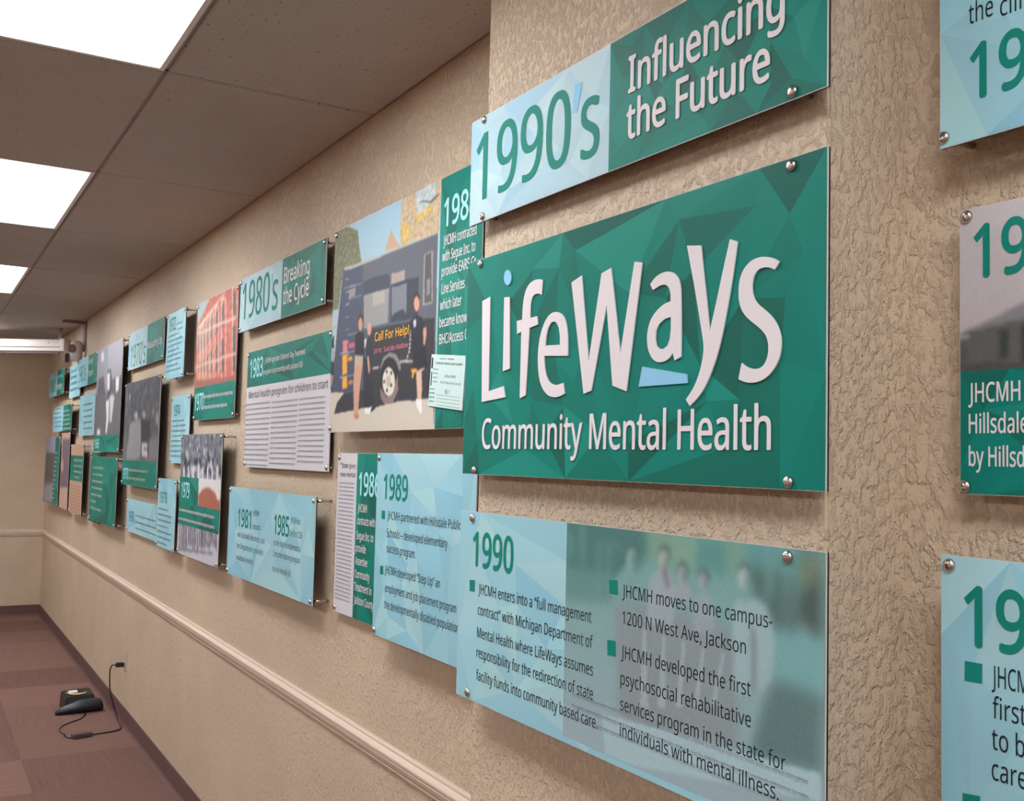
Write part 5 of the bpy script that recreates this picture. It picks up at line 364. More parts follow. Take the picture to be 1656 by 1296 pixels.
{'k': 'p1981', 'x': 1.1485, 'y0': 4.237, 'y1': 3.1986, 'z0': -0.488, 'z1': -0.1334, 'reg': [('blue', 0, 0, 1.0383, 0.3546, 171, 14)], 'let': [('1981', 0.1435, 0.3209, 0.2024, 0.0681, 'teal', 0.9, 0), ('1985', 0.6145, 0.7785, 0.2054, 0.0681, 'teal', 0.9, 0), ('JHCMH', 0.3468, 0.4257, 0.2545, 0.0215, 'greyink', 0, 0), ('contracts', 0.3446, 0.4449, 0.204, 0.0215, 'greyink', 0, 0), ('with Goodwill Industries, and', 0.1382, 0.5034, 0.1585, 0.0215, 'greyink', 0, 0), ('the Department provides', 0.1383, 0.4922, 0.1143, 0.0215, 'greyink', 0, 0), ('vocational services.', 0.136, 0.3751, 0.0679, 0.0215, 'greyink', 0, 0), ('JHCMH was', 0.7955, 0.8967, 0.2551, 0.0215, 'greyink', 0, 0), ('the first CSB', 0.7847, 0.9174, 0.2097, 0.0215, 'greyink', 0, 0), ('in the state to implement a', 0.6159, 0.9048, 0.1638, 0.0215, 'greyink', 0, 0), ('Consumer training program', 0.6135, 0.9048, 0.1241, 0.0215, 'greyink', 0, 0), ('for the mentally ill.', 0.6107, 0.814, 0.0703, 0.0215, 'greyink', 0, 0)], 'words': [], 'poly': [], 'paint': [], 'caps': None},
{'k': 'ptall', 'x': 1.15, 'y0': 7.9311, 'y1': 6.9019, 'z0': -0.0058, 'z1': 0.7302, 'reg': [('photo', 0, 0.1139, 1.0292, 0.736, 0, 0), ('green', 0, 0, 1.0292, 0.1139, 181, 6)], 'let': [('1966', 0.0343, 0.2445, 0.0244, 0.0625, 'lightyear', 0.8, 0)], 'words': [], 'poly': [], 'paint': [('grad', ((165, 164, 174), (110, 108, 114)), [], 0), ('poly', (140, 140, 150), [(-0.0091, 0.7543), (0.4332, 0.7375), (0.5018, 0.4946), (0.0616, 0.5194)], 0), ('poly', (205, 202, 208), [(0.143, 0.7072), (0.2608, 0.7047), (0.2789, 0.6423), (0.1616, 0.644)], 0), ('poly', (76, 76, 84), [(0.4427, 0.5641), (0.5992, 0.5605), (0.6948, 0.4196), (0.498, 0.3005)], 0), ('poly', (200, 196, 200), [(0.4485, 0.5439), (0.5667, 0.5398), (0.5873, 0.4248), (0.4827, 0.4232)], 0), ('poly', (92, 90, 96), [(0.0616, 0.5194), (0.3109, 0.5322), (0.498, 0.3005), (0.0801, 0.314)], 0), ('poly', (96, 94, 100), [(0.6386, 0.4868), (1.032, 0.4954), (1.0875, 0.2814), (0.7296, 0.293)], 0), ('poly', (210, 206, 208), [(0.8053, 0.4869), (0.9305, 0.486), (0.9369, 0.3955), (0.8303, 0.3941)], 0), ('poly', (100, 98, 104), [(-0.0915, 0.4107), (1.0007, 0.3639), (1.0679, 0.1078), (-0.001, 0.1177)], 0), ('poly', (206, 202, 204), [(0.4515, 0.3446), (0.5753, 0.3568), (0.5907, 0.2131), (0.541, 0.1212), (0.4872, 0.1302), (0.5094, 0.2318)], 0), ('poly', (185, 180, 182), [(0.5934, 0.3814), (0.7904, 0.3729), (0.7172, 0.202), (0.6443, 0.1994)], 0), ('poly', (210, 208, 212), [(0.1185, 0.1566), (0.2562, 0.1591), (0.2687, 0.117), (0.1301, 0.1183)], 0)], 'caps': None},
{'k': 'pnarrow', 'x': 1.182, 'y0': 8.2373, 'y1': 7.7871, 'z0': -0.5227, 'z1': -0.0114, 'reg': [('green', 0, 0, 0.4502, 0.5113, 191, 4)], 'let': [], 'words': [], 'poly': [], 'paint': [], 'caps': None},
{'k': 'plist', 'x': 1.1463, 'y0': 7.9571, 'y1': 6.8982, 'z0': -0.4895, 'z1': -0.0392, 'reg': [('green', 0, 0, 1.0589, 0.4503, 192, 10)], 'let': [], 'words': [(0.0882, 0.5221, 0.3615, 0.019, 'palewhite', 0.93), (0.0772, 0.5223, 0.3138, 0.019, 'palewhite', 0.93), (0.0661, 0.5225, 0.266, 0.019, 'palewhite', 0.93), (0.055, 0.5227, 0.2182, 0.0189, 'palewhite', 0.93), (0.0439, 0.5229, 0.1702, 0.0189, 'palewhite', 0.93), (0.0328, 0.2851, 0.1222, 0.0188, 'palewhite', 0.93), (0.0217, 0.5233, 0.074, 0.0188, 'palewhite', 0.93)], 'poly': [], 'paint': [], 'caps': None},
{'k': 'p1960s', 'x': 1.165, 'y0': 9.0851, 'y1': 8.0409, 'z0': 0.5078, 'z1': 0.7378, 'reg': [('blue', 0, 0, 0.595, 0.23, 201, 6), ('green', 0.595, 0, 1.0442, 0.23, 202, 6)], 'let': [("1960's", 0.072, 0.4827, 0.0463, 0.125, 'teal', 0.2, 0)], 'words': [(0.6079, 0.8455, 0.1569, 0.0494, 'palewhite', 0.9), (0.6216, 0.8584, 0.0647, 0.0491, 'palewhite', 0.9)], 'poly': [], 'paint': [], 'caps': None},
{'k': 'pblueA', 'x': 1.18, 'y0': 9.6596, 'y1': 9.0003, 'z0': 0.4474, 'z1': 0.7271, 'reg': [('blue', 0, 0, 0.6593, 0.2797, 211, 5)], 'let': [], 'words': [(0.0569, 0.4469, 0.2202, 0.0277, 'greyteal', 0.9), (0.0567, 0.4503, 0.1662, 0.0276, 'greyteal', 0.9), (0.0565, 0.4538, 0.1122, 0.0276, 'greyteal', 0.9), (0.0564, 0.4572, 0.0583, 0.0275, 'greyteal', 0.9)], 'poly': [], 'paint': [], 'caps': None},
{'k': 'p1950s', 'x': 1.1433, 'y0': 10.8744, 'y1': 9.7537, 'z0': 0.4973, 'z1': 0.7276, 'reg': [('blue', 0, 0, 0.6415, 0.2303, 221, 5), ('green', 0.6415, 0, 1.1208, 0.2303, 222, 5)], 'let': [("1950's", 0.1394, 0.5516, 0.0463, 0.1163, 'teal', 0.2, 0)], 'words': [(0.6458, 1.0083, 0.155, 0.0351, 'palewhite', 0.9), (0.6624, 1.0236, 0.0571, 0.0524, 'palewhite', 0.9)], 'poly': [], 'paint': [], 'caps': None},
{'k': 'pmidfar', 'x': 1.15, 'y0': 10.4451, 'y1': 9.197, 'z0': 0.1635, 'z1': 0.3893, 'reg': [('blue', 0, 0, 0.7048, 0.2258, 231, 5), ('green', 0.7048, 0, 1.2481, 0.2258, 232, 5)], 'let': [], 'words': [(0.0408, 0.5454, 0.2042, 0.0177, 'greyteal', 0.9), (0.0577, 0.5607, 0.1632, 0.0176, 'greyteal', 0.9), (0.0746, 0.576, 0.1223, 0.0175, 'greyteal', 0.9), (0.0914, 0.5912, 0.0815, 0.0175, 'greyteal', 0.9), (0.1082, 0.6063, 0.0409, 0.0174, 'greyteal', 0.9), (0.6815, 1.1306, 0.1678, 0.0166, 'palewhite', 0.9), (0.6964, 1.1441, 0.1293, 0.0165, 'palewhite', 0.9), (0.7112, 1.1576, 0.0909, 0.0164, 'palewhite', 0.9), (0.726, 1.171, 0.0526, 0.0164, 'palewhite', 0.9), (0.7408, 1.1844, 0.0145, 0.0163, 'palewhite', 0.9)], 'poly': [], 'paint': [], 'caps': None},
{'k': 'pleft', 'x': 1.15, 'y0': 10.956, 'y1': 9.8717, 'z0': -0.5029, 'z1': 0.1161, 'reg': [('photo', 0, 0, 0.7592, 0.6189, 0, 0), ('green', 0.7592, 0, 1.0843, 0.6189, 241, 5)], 'let': [], 'words': [(0.7647, 0.9684, 0.4671, 0.0169, 'palewhite', 0.9), (0.7538, 0.9577, 0.4263, 0.0169, 'palewhite', 0.9), (0.7428, 0.9471, 0.3855, 0.0168, 'palewhite', 0.9), (0.7317, 0.9364, 0.3446, 0.0168, 'palewhite', 0.9), (0.7207, 0.9258, 0.3036, 0.0169, 'palewhite', 0.9), (0.7097, 0.9151, 0.2626, 0.0168, 'palewhite', 0.9), (0.6986, 0.9044, 0.2215, 0.0168, 'palewhite', 0.9), (0.6875, 0.8937, 0.1804, 0.0168, 'palewhite', 0.9), (0.6764, 0.8829, 0.1392, 0.0168, 'palewhite', 0.9), (0.6653, 0.8722, 0.0979, 0.0168, 'palewhite', 0.9), (0.6542, 0.8614, 0.0566, 0.0167, 'palewhite', 0.9)], 'poly': [], 'paint': [('grad', ((150, 150, 168), (112, 106, 110)), [], 0), ('poly', (96, 88, 92), [(0.0788, 0.467), (0.8131, 0.4713), (0.8296, 0.2066), (0.0937, 0.1962)], 0), ('poly', (150, 146, 160), [(0.0047, 0.1573), (0.6535, 0.1783), (0.7008, 0.0207), (0.0217, 0.0008)], 0)], 'caps': None},
{'k': 'ppink', 'x': 1.165, 'y0': 9.868, 'y1': 9.3406, 'z0': -0.5063, 'z1': 0.1532, 'reg': [('photo', 0, 0, 0.5274, 0.6595, 0, 0)], 'let': [], 'words': [], 'poly': [], 'paint': [('grad', ((186, 152, 140), (196, 158, 140)), [], 0), ('poly', (112, 96, 108), [(0.0321, 0.6034), (0.5609, 0.6001), (0.5553, 0.1932), (0.0274, 0.175)], 0), ('poly', (196, 160, 150), [(-0.0456, 0.5817), (0.0406, 0.5813), (0.0956, 0.3298), (0.0104, 0.3281)], 0), ('poly', (178, 140, 130), [(0.1042, 0.4172), (0.1879, 0.4182), (0.1877, 0.3101), (0.104, 0.3082)], 0)], 'caps': None},
{'k': 'pnews', 'x': 1.157, 'y0': 9.1691, 'y1': 8.4686, 'z0': -0.5044, 'z1': 0.047, 'reg': [('tan', 0, 0, 0.7005, 0.2579, 0, 0), ('green', 0, 0.2579, 0.7005, 0.4624, 251, 5), ('tan', 0, 0.4624, 0.7005, 0.5514, 0, 0)], 'let': [], 'words': [(0.1902, 0.6553, 0.416, 0.02, 'palewhite', 0.92), (0.2062, 0.6697, 0.3712, 0.0199, 'palewhite', 0.92), (0.2221, 0.684, 0.3265, 0.0198, 'palewhite', 0.92), (0.2379, 0.533, 0.282, 0.0197, 'palewhite', 0.92), (0.0216, 0.6191, 0.2151, 0.0071, 'tanink', 0.9), (0.0309, 0.6271, 0.19, 0.007, 'tanink', 0.9), (0.0401, 0.6352, 0.1649, 0.007, 'tanink', 0.9), (0.0492, 0.6432, 0.1399, 0.007, 'tanink', 0.9), (0.0584, 0.6511, 0.115, 0.0069, 'tanink', 0.9), (0.0675, 0.6591, 0.0901, 0.0069, 'tanink', 0.9), (0.0767, 0.6671, 0.0652, 0.007, 'tanink', 0.9), (0.0858, 0.675, 0.0404, 0.0069, 'tanink', 0.9), (0.0948, 0.6829, 0.0157, 0.0069, 'tanink', 0.9)], 'poly': [], 'paint': [], 'caps': None},
{'k': 'pblueB', 'x': 1.18, 'y0': 8.9609, 'y1': 8.1664, 'z0': 0.1148, 'z1': 0.4407, 'reg': [('blue', 0, 0, 0.7944, 0.3259, 261, 5)], 'let': [], 'words': [(0.1989, 0.6537, 0.238, 0.018, 'greyteal', 0.9), (0.2147, 0.6678, 0.1907, 0.0179, 'greyteal', 0.9), (0.2304, 0.6819, 0.1436, 0.0178, 'greyteal', 0.9), (0.2461, 0.6959, 0.0967, 0.0177, 'greyteal', 0.9), (0.2616, 0.7099, 0.0499, 0.0177, 'greyteal', 0.9)], 'poly': [], 'paint': [], 'caps': None},
{'k': 'pnearTop', 'x': 1.15, 'y0': 0.8584, 'y1': 0.3084, 'z0': 0.4232, 'z1': 0.8732, 'reg': [('blue', 0, 0, 0.55, 0.45, 271, 34)], 'let': [('19', 0.0466, 0.1231, 0.0524, 0.0701, 'teal', 0.9, 0), ('the', 0.0436, 0.0779, 0.1526, 0.0265, 'ink', 0, 0), ('clinics', 0.0875, 0.1574, 0.1465, 0.0265, 'ink', 0, 0)], 'words': [], 'poly': [], 'paint': [], 'caps': [(0.0066, 0.014), (0.0066, 0.436), (0.5434, 0.014), (0.5434, 0.436)]},
{'k': 'pnearMid', 'x': 1.176, 'y0': 0.848, 'y1': 0.248, 'z0': -0.0291, 'z1': 0.3423, 'reg': [('photo', 0, 0.1587, 0.6, 0.3715, 0, 0), ('green', 0, 0, 0.6, 0.1587, 281, 30)], 'let': [('19', 0.0226, 0.0963, 0.2794, 0.0672, 'teal', 0.9, 0), ('JHCMH', 0.0132, 0.0844, 0.1184, 0.0245, 'white', 1.1, 0), ('Hillsdale', 0.0136, 0.0943, 0.0786, 0.0245, 'white', 1.1, 0), ('by Hillsdale', 0.0135, 0.1176, 0.0366, 0.0245, 'white', 1.1, 0)], 'words': [], 'poly': [], 'paint': [('grad', ((186, 180, 184), (176, 166, 170)), [], 0), ('poly', (128, 126, 130), [(0.0104, 0.212), (0.0896, 0.2391), (0.2734, 0.2888), (0.4473, 0.2577), (0.4453, 0.1675), (0.1864, 0.211), (0.0895, 0.2192), (0.0001, 0.2091)], 0), ('poly', (92, 92, 92), [(-0.0014, 0.2092), (0.0895, 0.2192), (0.2727, 0.2364), (0.4463, 0.2125), (0.4425, 0.0335), (-0.0015, 0.1474)], 0), ('poly', (196, 192, 194), [(-0.0008, 0.2065), (0.0128, 0.2071), (0.0133, 0.2039), (-0.0008, 0.2036)], 0), ('poly', (62, 68, 66), [(0.0558, 0.2089), (0.0694, 0.21), (0.0692, 0.1723), (0.0556, 0.1716)], 0), ('poly', (58, 62, 60), [(0.0868, 0.212), (0.1191, 0.2136), (0.1187, 0.165), (0.0865, 0.166)], 0), ('poly', (78, 86, 84), [(-0.0008, 0.192), (0.0118, 0.1923), (0.0118, 0.1727), (-0.0008, 0.1723)], 0), ('poly', (78, 78, 78), [(-0.0008, 0.171), (0.4449, 0.1488), (0.4445, 0.1264), (-0.0009, 0.1578)], 0)], 'caps': [(0.0111, 0.3618), (0.0075, 0.01), (0.5889, 0.3618), (0.5925, 0.01)]},
{'k': 'pnearLow', 'x': 1.15, 'y0': 0.8572, 'y1': 0.2572, 'z0': -0.7267, 'z1': -0.1067, 'reg': [('blue', 0, 0, 0.6, 0.62, 291, 34)], 'let': [('19', 0.0356, 0.1176, 0.5115, 0.072, 'teal', 0.9, 0), ('JHCMH', 0.0715, 0.1326, 0.4664, 0.0255, 'ink', 0, 0), ('first', 0.0725, 0.1156, 0.4289, 0.0255, 'ink', 0, 0), ('to be', 0.0712, 0.1276, 0.3915, 0.0255, 'ink', 0, 0), ('care', 0.071, 0.1159, 0.3552, 0.0255, 'ink', 0, 0)], 'words': [], 'poly': [([(0.0347, 0.4905), (0.059, 0.4911), (0.0585, 0.467), (0.0342, 0.466)], 'teal', 0.0004), ([(0.0312, 0.3277), (0.0555, 0.3307), (0.0554, 0.307), (0.0312, 0.3033)], 'teal', 0.0004)], 'paint': [], 'caps': [(0.0128, 0.6073), (0.5872, 0.6073), (0.0128, 0.0127), (0.5872, 0.0127)]},
]

# ------------------------------------------------------------------ printed display panels
def set_ink(me, cols, domain='CORNER'):
    a = me.color_attributes.new('ink', 'FLOAT_COLOR', domain)
    arr = np.ones((len(cols), 4), dtype=np.float32); arr[:, :3] = cols
    a.data.foreach_set('color', arr.ravel())
PALES = [(170, 198, 208), (176, 202, 211), (166, 196, 209), (180, 204, 210), (172, 200, 210), (158, 194, 212)]
GREENS = [(18, 128, 114), (18, 124, 110), (20, 130, 117), (20, 120, 106), (28, 100, 88), (26, 108, 96), (18, 126, 114), (30, 138, 124), (24, 112, 98), (19, 127, 113), (19, 123, 110)]
GREENS = [tuple(k*.94 for k in c) for c in GREENS]
BLUES = [(146, 193, 207), (149, 195, 208), (140, 190, 206), (153, 198, 209), (160, 202, 208), (144, 192, 208), (149, 194, 207), (160, 200, 209), (136, 187, 206), (148, 195, 208)]
def facets(name, parent, rect, palette, seed, n):
    u0, v0, u1, v1 = rect; rnd = random.Random(seed)
    W, H = u1-u0, v1-v0
    pts = [(u0, v0), (u1, v0), (u1, v1), (u0, v1)]
    ne = max(1, int(n**.5*.7))
    for i in range(ne):
        t = (i+rnd.uniform(.2, .8))/ne
        pts += [(u0+W*t, v0)]
        t = (i+rnd.uniform(.2, .8))/ne
        pts += [(u0+W*t, v1)]
    for i in range(max(1, ne//2)):
        t = (i+rnd.uniform(.2, .8))/max(1, ne//2)
        pts += [(u0, v0+H*t)]; pts += [(u1, v0+H*(1-t))]
    m = max(.02, .45*(W*H/n)**.5)
    tries = 0; inner = []
    while len(inner) < n and tries < 4000:
        tries += 1
        q = (rnd.uniform(u0+m*.7, u1-m*.7), rnd.uniform(v0+m*.7, v1-m*.7)) if W > 2*m and H > 2*m else (u0+W*rnd.uniform(.25, .75), v0+H*rnd.uniform(.25, .75))
        if all((q[0]-a[0])**2+(q[1]-a[1])**2 > m*m for a in inner) or tries > 3000: inner.append(q)
    pts += inner
    vs, es, fs, *_ = delaunay_2d_cdt([Vector(p) for p in pts], [], [], 0, 1e-5)
    me = bpy.data.meshes.new(name)
    fs = [f if (vs[f[1]]-vs[f[0]]).cross(vs[f[2]]-vs[f[0]]) > 0 else list(reversed(f)) for f in fs]
    me.from_pydata([(v.x, v.y, .0003) for v in vs], [], fs)
    cols = []
    for f in fs:
        c = alb(rnd.choice(palette))
        for i in f:
            k = rnd.uniform(.93, 1.07); cols.append([min(.9, q*k) for q in c])
    set_ink(me, np.array(cols))
    return link(name, me, parent, PRINT)
def flat(name, parent, rect, rgb):
    u0, v0, u1, v1 = rect
    me = bpy.data.meshes.new(name); me.from_pydata([(u0, v0, .0003), (u1, v0, .0003), (u1, v1, .0003), (u0, v1, .0003)], [], [(0, 1, 2, 3)])
    set_ink(me, np.array([alb(rgb)]*4)); return link(name, me, parent, PRINT)
def photo(parent, rect, shapes, cell, seed, blur=1, lift=.0003):
    u0, v0, u1, v1 = rect
    nx = max(8, int((u1-u0)/cell)); ny = max(8, int((v1-v0)/cell))
    U, V = np.meshgrid(u0+(np.arange(nx+1))/nx*(u1-u0), v0+(np.arange(ny+1))/ny*(v1-v0))
    img = np.zeros((ny+1, nx+1, 3)); rs = np.random.RandomState(seed)
    for kind, col, pts, extra in shapes:
        if kind == 'blur':
            for _ in range(extra):
                p = np.pad(img, ((1, 1), (1, 1), (0, 0)), 'edge')
                img = (p[:-2, 1:-1]+p[2:, 1:-1]+p[1:-1, :-2]+p[1:-1, 2:]+img)/5
            continue
        if kind == 'grad':
            t = ((V-v0)/(v1-v0))[..., None]
            img[:] = np.array(col[1])*(1-t)+np.array(col[0])*t; continue
        P = np.array(pts)
        bb = (U >= P[:, 0].min()) & (U <= P[:, 0].max()) & (V >= P[:, 1].min()) & (V <= P[:, 1].max())
        if not bb.any(): continue
        x, y = U[bb], V[bb]; ins = np.zeros(x.shape, bool)
        for i in range(len(P)):
            xa, ya = P[i]; xb, yb = P[i-1]
            if ya == yb: continue
            c = ((ya > y) != (yb > y)) & (x < (xb-xa)*(y-ya)/(yb-ya)+xa); ins ^= c
        sel = np.zeros(bb.shape, bool); sel[bb] = ins
        if kind == 'noisepoly':
            g = rs.randn(*bb.shape); g = (g+np.roll(g, 1, 0)+np.roll(g, 1, 1)+np.roll(g, 2, 0))/2
            img[sel] = np.array(col)+g[sel][:, None]*extra
        else: img[sel] = col
    for _ in range(blur):
        p = np.pad(img, ((1, 1), (1, 1), (0, 0)), 'edge')
        img = (p[:-2, 1:-1]+p[2:, 1:-1]+p[1:-1, :-2]+p[1:-1, 2:]+2*img)/6
    img = np.clip(img+rs.randn(ny+1, nx+1, 1)*2.0, 0, 255)/255
    l = np.where(img <= .04045, img/12.92, ((img+.055)/1.055)**2.4)*GAIN
    vco = np.stack([U.ravel(), V.ravel(), np.full(U.size, lift)], 1)
    j, i = np.meshgrid(np.arange(nx), np.arange(ny)); a = (i*(nx+1)+j).ravel()
    q = np.stack([a, a+1, a+nx+2, a+nx+1], 1).astype(np.int32)
    me = bpy.data.meshes.new('photo_print')
    me.vertices.add(len(vco)); me.vertices.foreach_set('co', vco.ravel().astype(np.float32))
    me.loops.add(q.size); me.loops.foreach_set('vertex_index', q.ravel())
    me.polygons.add(len(q)); me.polygons.foreach_set('loop_start', (np.arange(len(q))*4).astype(np.int32))
    me.polygons.foreach_set('loop_total', np.full(len(q), 4, np.int32))
    me.update(calc_edges=True); me.validate()
    set_ink(me, np.minimum(l.reshape(-1, 3), .9), 'POINT')
    return link('photo_print', me, parent, PRINT)
_H = {}
FONT = None
try:                             # humanist sans that ships with Blender; falls back to the built-in face
    import os
    for k_ in ('LOCAL', 'SYSTEM'):
        fp = os.path.join(bpy.utils.resource_path(k_), 'datafiles', 'fonts', 'NotoSansHebrew-Regular.woff2')
        if os.path.exists(fp): FONT = bpy.data.fonts.load(fp); break
except Exception: FONT = None
def text_mesh(body, wt, raise_, res):
    cu = bpy.data.curves.new('lettering', 'FONT'); cu.body = body; cu.size = 1
    if FONT: cu.font = FONT
    cu.offset = 0; cu.resolution_u = res; cu.extrude = 0
    o = bpy.data.objects.new('lettering', cu); COL.objects.link(o)
    bpy.context.view_layer.update()
    me = bpy.data.meshes.new_from_object(o.evaluated_get(bpy.context.evaluated_depsgraph_get()))
    bpy.data.objects.remove(o); bpy.data.curves.remove(cu)
    return me
def cap_height():
    if 'h' not in _H:
        me = text_mesh('H', 0, 0, 2); ys = [v.co.y for v in me.vertices]; _H['h'] = max(ys)-min(ys)
    return _H['h']
def solidify_up(me, h):
    bm = bmesh.new(); bm.from_mesh(me)
    bmesh.ops.remove_doubles(bm, verts=bm.verts, dist=1e-6)
    r = bmesh.ops.extrude_face_region(bm, geom=list(bm.faces))
    for g in r['geom']:
        if isinstance(g, bmesh.types.BMVert): g.co.z += h
    bmesh.ops.recalc_face_normals(bm, faces=bm.faces)
    for f in bm.faces: f.smooth = False
    bm.to_mesh(me); bm.free()
def lettering(parent, spec):
    body, u0, u1, v0, cap, col, wt, rz = spec
    me = text_mesh(body, wt, rz, 5 if cap > .03 else 2)
    xs = [v.co.x for v in me.vertices]; x0, x1 = min(xs), max(xs)
    sx = (u1-u0)/(x1-x0); sy = cap/cap_height()
    for v in me.vertices:
        v.co = Vector((u0+(v.co.x-x0)*sx, v0+v.co.y*sy, .0009))
    if wt >= .5:                 # heavier weight: overlaid copies a hair apart
        b = (.027 if col in ('teal', 'lightyear') else .0115)*wt; bm = bmesh.new()
        offs = [(-b, 0), (b, 0)] + ([(0, b*.8), (0, -b*.8)] if wt > .75 and cap > .02 else [])
        for k, (ox, oy) in enumerate(offs):
            n0 = len(bm.verts); bm.from_mesh(me); bm.verts.ensure_lookup_table()
            for v in bm.verts[n0:]: v.co += Vector((ox*cap*1.1, oy*cap*1.4, k*.00002))
        bm.to_mesh(me); bm.free()
    if rz: solidify_up(me, rz)
    return link('lettering', me, parent, INKM[col])
def word_bars(parent, lst, seed):
    by = {}
    for w in lst: by.setdefault(w[4], []).append(w)
    for col, ws in by.items():
        bm = bmesh.new(); rnd = random.Random(seed)
        for u0, u1, v0, cap, _, fill in ws:
            u = u0
            cap = max(cap, .003)
            while u < u1-cap*.3:
                wl = rnd.randint(2, 8)
                for _k in range(wl):
                    lw = cap*rnd.choice((.42, .5, .5, .6, .28)); hh = cap*rnd.choice((.72, .72, .72, 1, 1, .75))
                    if u+lw > u1: break
                    st = lw*.30; y0 = v0 - (cap*.25 if rnd.random() < .1 else 0)
                    for a, b in (((u, y0), (u+st, v0+hh)), ((u+lw-st, y0), (u+lw, v0+cap*.72)), ((u, v0+cap*.6), (u+lw, v0+cap*.74))):
                        bm.faces.new([bm.verts.new((x, y, .0008)) for x, y in ((a[0], a[1]), (b[0], a[1]), (b[0], b[1]), (a[0], b[1]))])
                    u += lw+cap*.12
                u += cap*.3
        link('caption_text', to_mesh(bm, 'caption_text'), parent, INKM[col])['kind'] = 'stuff'
def filled(parent, loops, col, z, rz=0, name='emblem'):
    cu = bpy.data.curves.new('shape', 'CURVE'); cu.dimensions = '2D'; cu.fill_mode = 'BOTH'
    for l in loops:
        s = cu.splines.new('POLY'); s.points.add(len(l)-1)
        for p, q in zip(s.points, l): p.co = (q[0], q[1], 0, 1)
        s.use_cyclic_u = True
    o = bpy.data.objects.new('shape', cu); COL.objects.link(o)
    bpy.context.view_layer.update()
    me = bpy.data.meshes.new_from_object(o.evaluated_get(bpy.context.evaluated_depsgraph_get()))
    bpy.data.objects.remove(o); bpy.data.curves.remove(cu)
    for v in me.vertices: v.co.z = z
    if rz: solidify_up(me, rz)
    return link(name, me, parent, INKM[col])
def chaikin(l, n=2):
    if len(l) < 16: return l
    for _ in range(n):
        out = []
        for i in range(len(l)):
            p0, p, p2 = Vector(l[i-1]), Vector(l[i]), Vector(l[(i+1) % len(l)])
            a = (p-p0); b = (p2-p)
            if a.length < 1e-6 or b.length < 1e-6 or a.angle(b) > .85: out.append(tuple(p)); continue
            out.append(tuple(p-a*.25)); out.append(tuple(p+b*.25))
        l = out
    return l
RES = {}
def standoff(parent, u, v, depth, r=.0085):
    """barrel from the board back to the wall, dome screw cap on the face (local +z faces the room)"""
    k = ('b', round(depth, 4))
    if k not in RES:
        bm = bmesh.new(); bm_lathe(bm, [(.0048, -depth+.0002), (.0048, -.0062)], 10); RES[k] = to_mesh(bm, 'standoff'); RES[k].materials.append(CHROME)
    if 'cap' not in RES:
        bm = bmesh.new(); bm_lathe(bm, [(.0085, .0005), (.0085, .0022), (.0078, .0040), (.0060, .0054), (.0034, .0062), (.0006, .0064)], 18)
        RES['cap'] = to_mesh(bm, 'screw_cap'); RES['cap'].materials.append(CHROME)
    s = link('standoff', RES[k], parent); s.location = (u, v, 0)
    c = link('screw_cap', RES['cap'], s)
    return s
LABEL = dict(
 hdr1990="long panel reading 1990's Influencing the Future, topmost on the pilaster",
 logo='largest green panel, white organisation name above the words Community Mental Health',
 p1990='wide pale blue panel headed 1990 with a faded group photo, lowest on the pilaster',
 p1988='big photo panel of a dark bus and people, with a green strip headed 1988',
 p1986='narrow panel of newsprint and a green strip headed 1986, partly behind the 1989 panel',
 p1989='pale blue panel headed 1989 with two bullet points, left of the pilaster',
 p1983='white newspaper article panel with a green band headed 1983',
 p1980="long panel reading 1980's Breaking the Cycle, above the newspaper article panel",
 p1970brick='red brick building photo panel with a green caption band below',
 p1972='small upright pale blue text panel left of the brick building photo, near the top',
 p1970s="long panel reading 1970's, pale blue and green, high on the wall",
 pgroup='dark grey photo panel of people around a table over a green caption band',
 p1974='small upright pale blue text panel under the upper pale one, beside the brick photo',
 p1979='tall grey photo panel with a brown dome picture in its green band',
 plong='low wide pale blue panel under the dark grey photo panel of people at a table',
 psmall='small upright pale blue panel overlapping the low wide one, lowest of the upright ones',
 p1981='pale blue panel with two columns headed 1981 and 1985',
 ptall='tall light grey photo panel of standing men over a short green band',
 pnarrow='narrow green panel strip showing behind the left edge of the green text list panel',
 plist='green text list panel under the tall grey photo',
 p1960s="small long panel reading 1960's, pale blue and green, left of the tall grey photo",
 pblueA='small pale blue panel tucked behind the left end of the 1960s title panel',
 p1950s='farthest title panel, pale blue and green, nearest the far wall at the top',
 pmidfar='small half pale blue half green text panel below the farthest title panel',
 pleft='farthest photo panel with a narrow green text strip, at the far left of the display',
 ppink='tall narrow pinkish photo panel near the far end of the display',
 pnews='tan newsprint panel with a green band across its upper half, near the far end',
 pblueB='small pale blue text panel left of the tall grey photo, under the 1960s title',
 pnearTop='pale blue panel at the top right edge of the picture, nearest the viewer',
 pnearMid='grey building photo panel with a green lower half naming Hillsdale, at the right edge',
 pnearLow='pale blue panel with a green square bullet at the bottom right edge')
TH = .005
BACKING = new_mat('black_backing', (.012, .012, .015), .7, spec=.2)
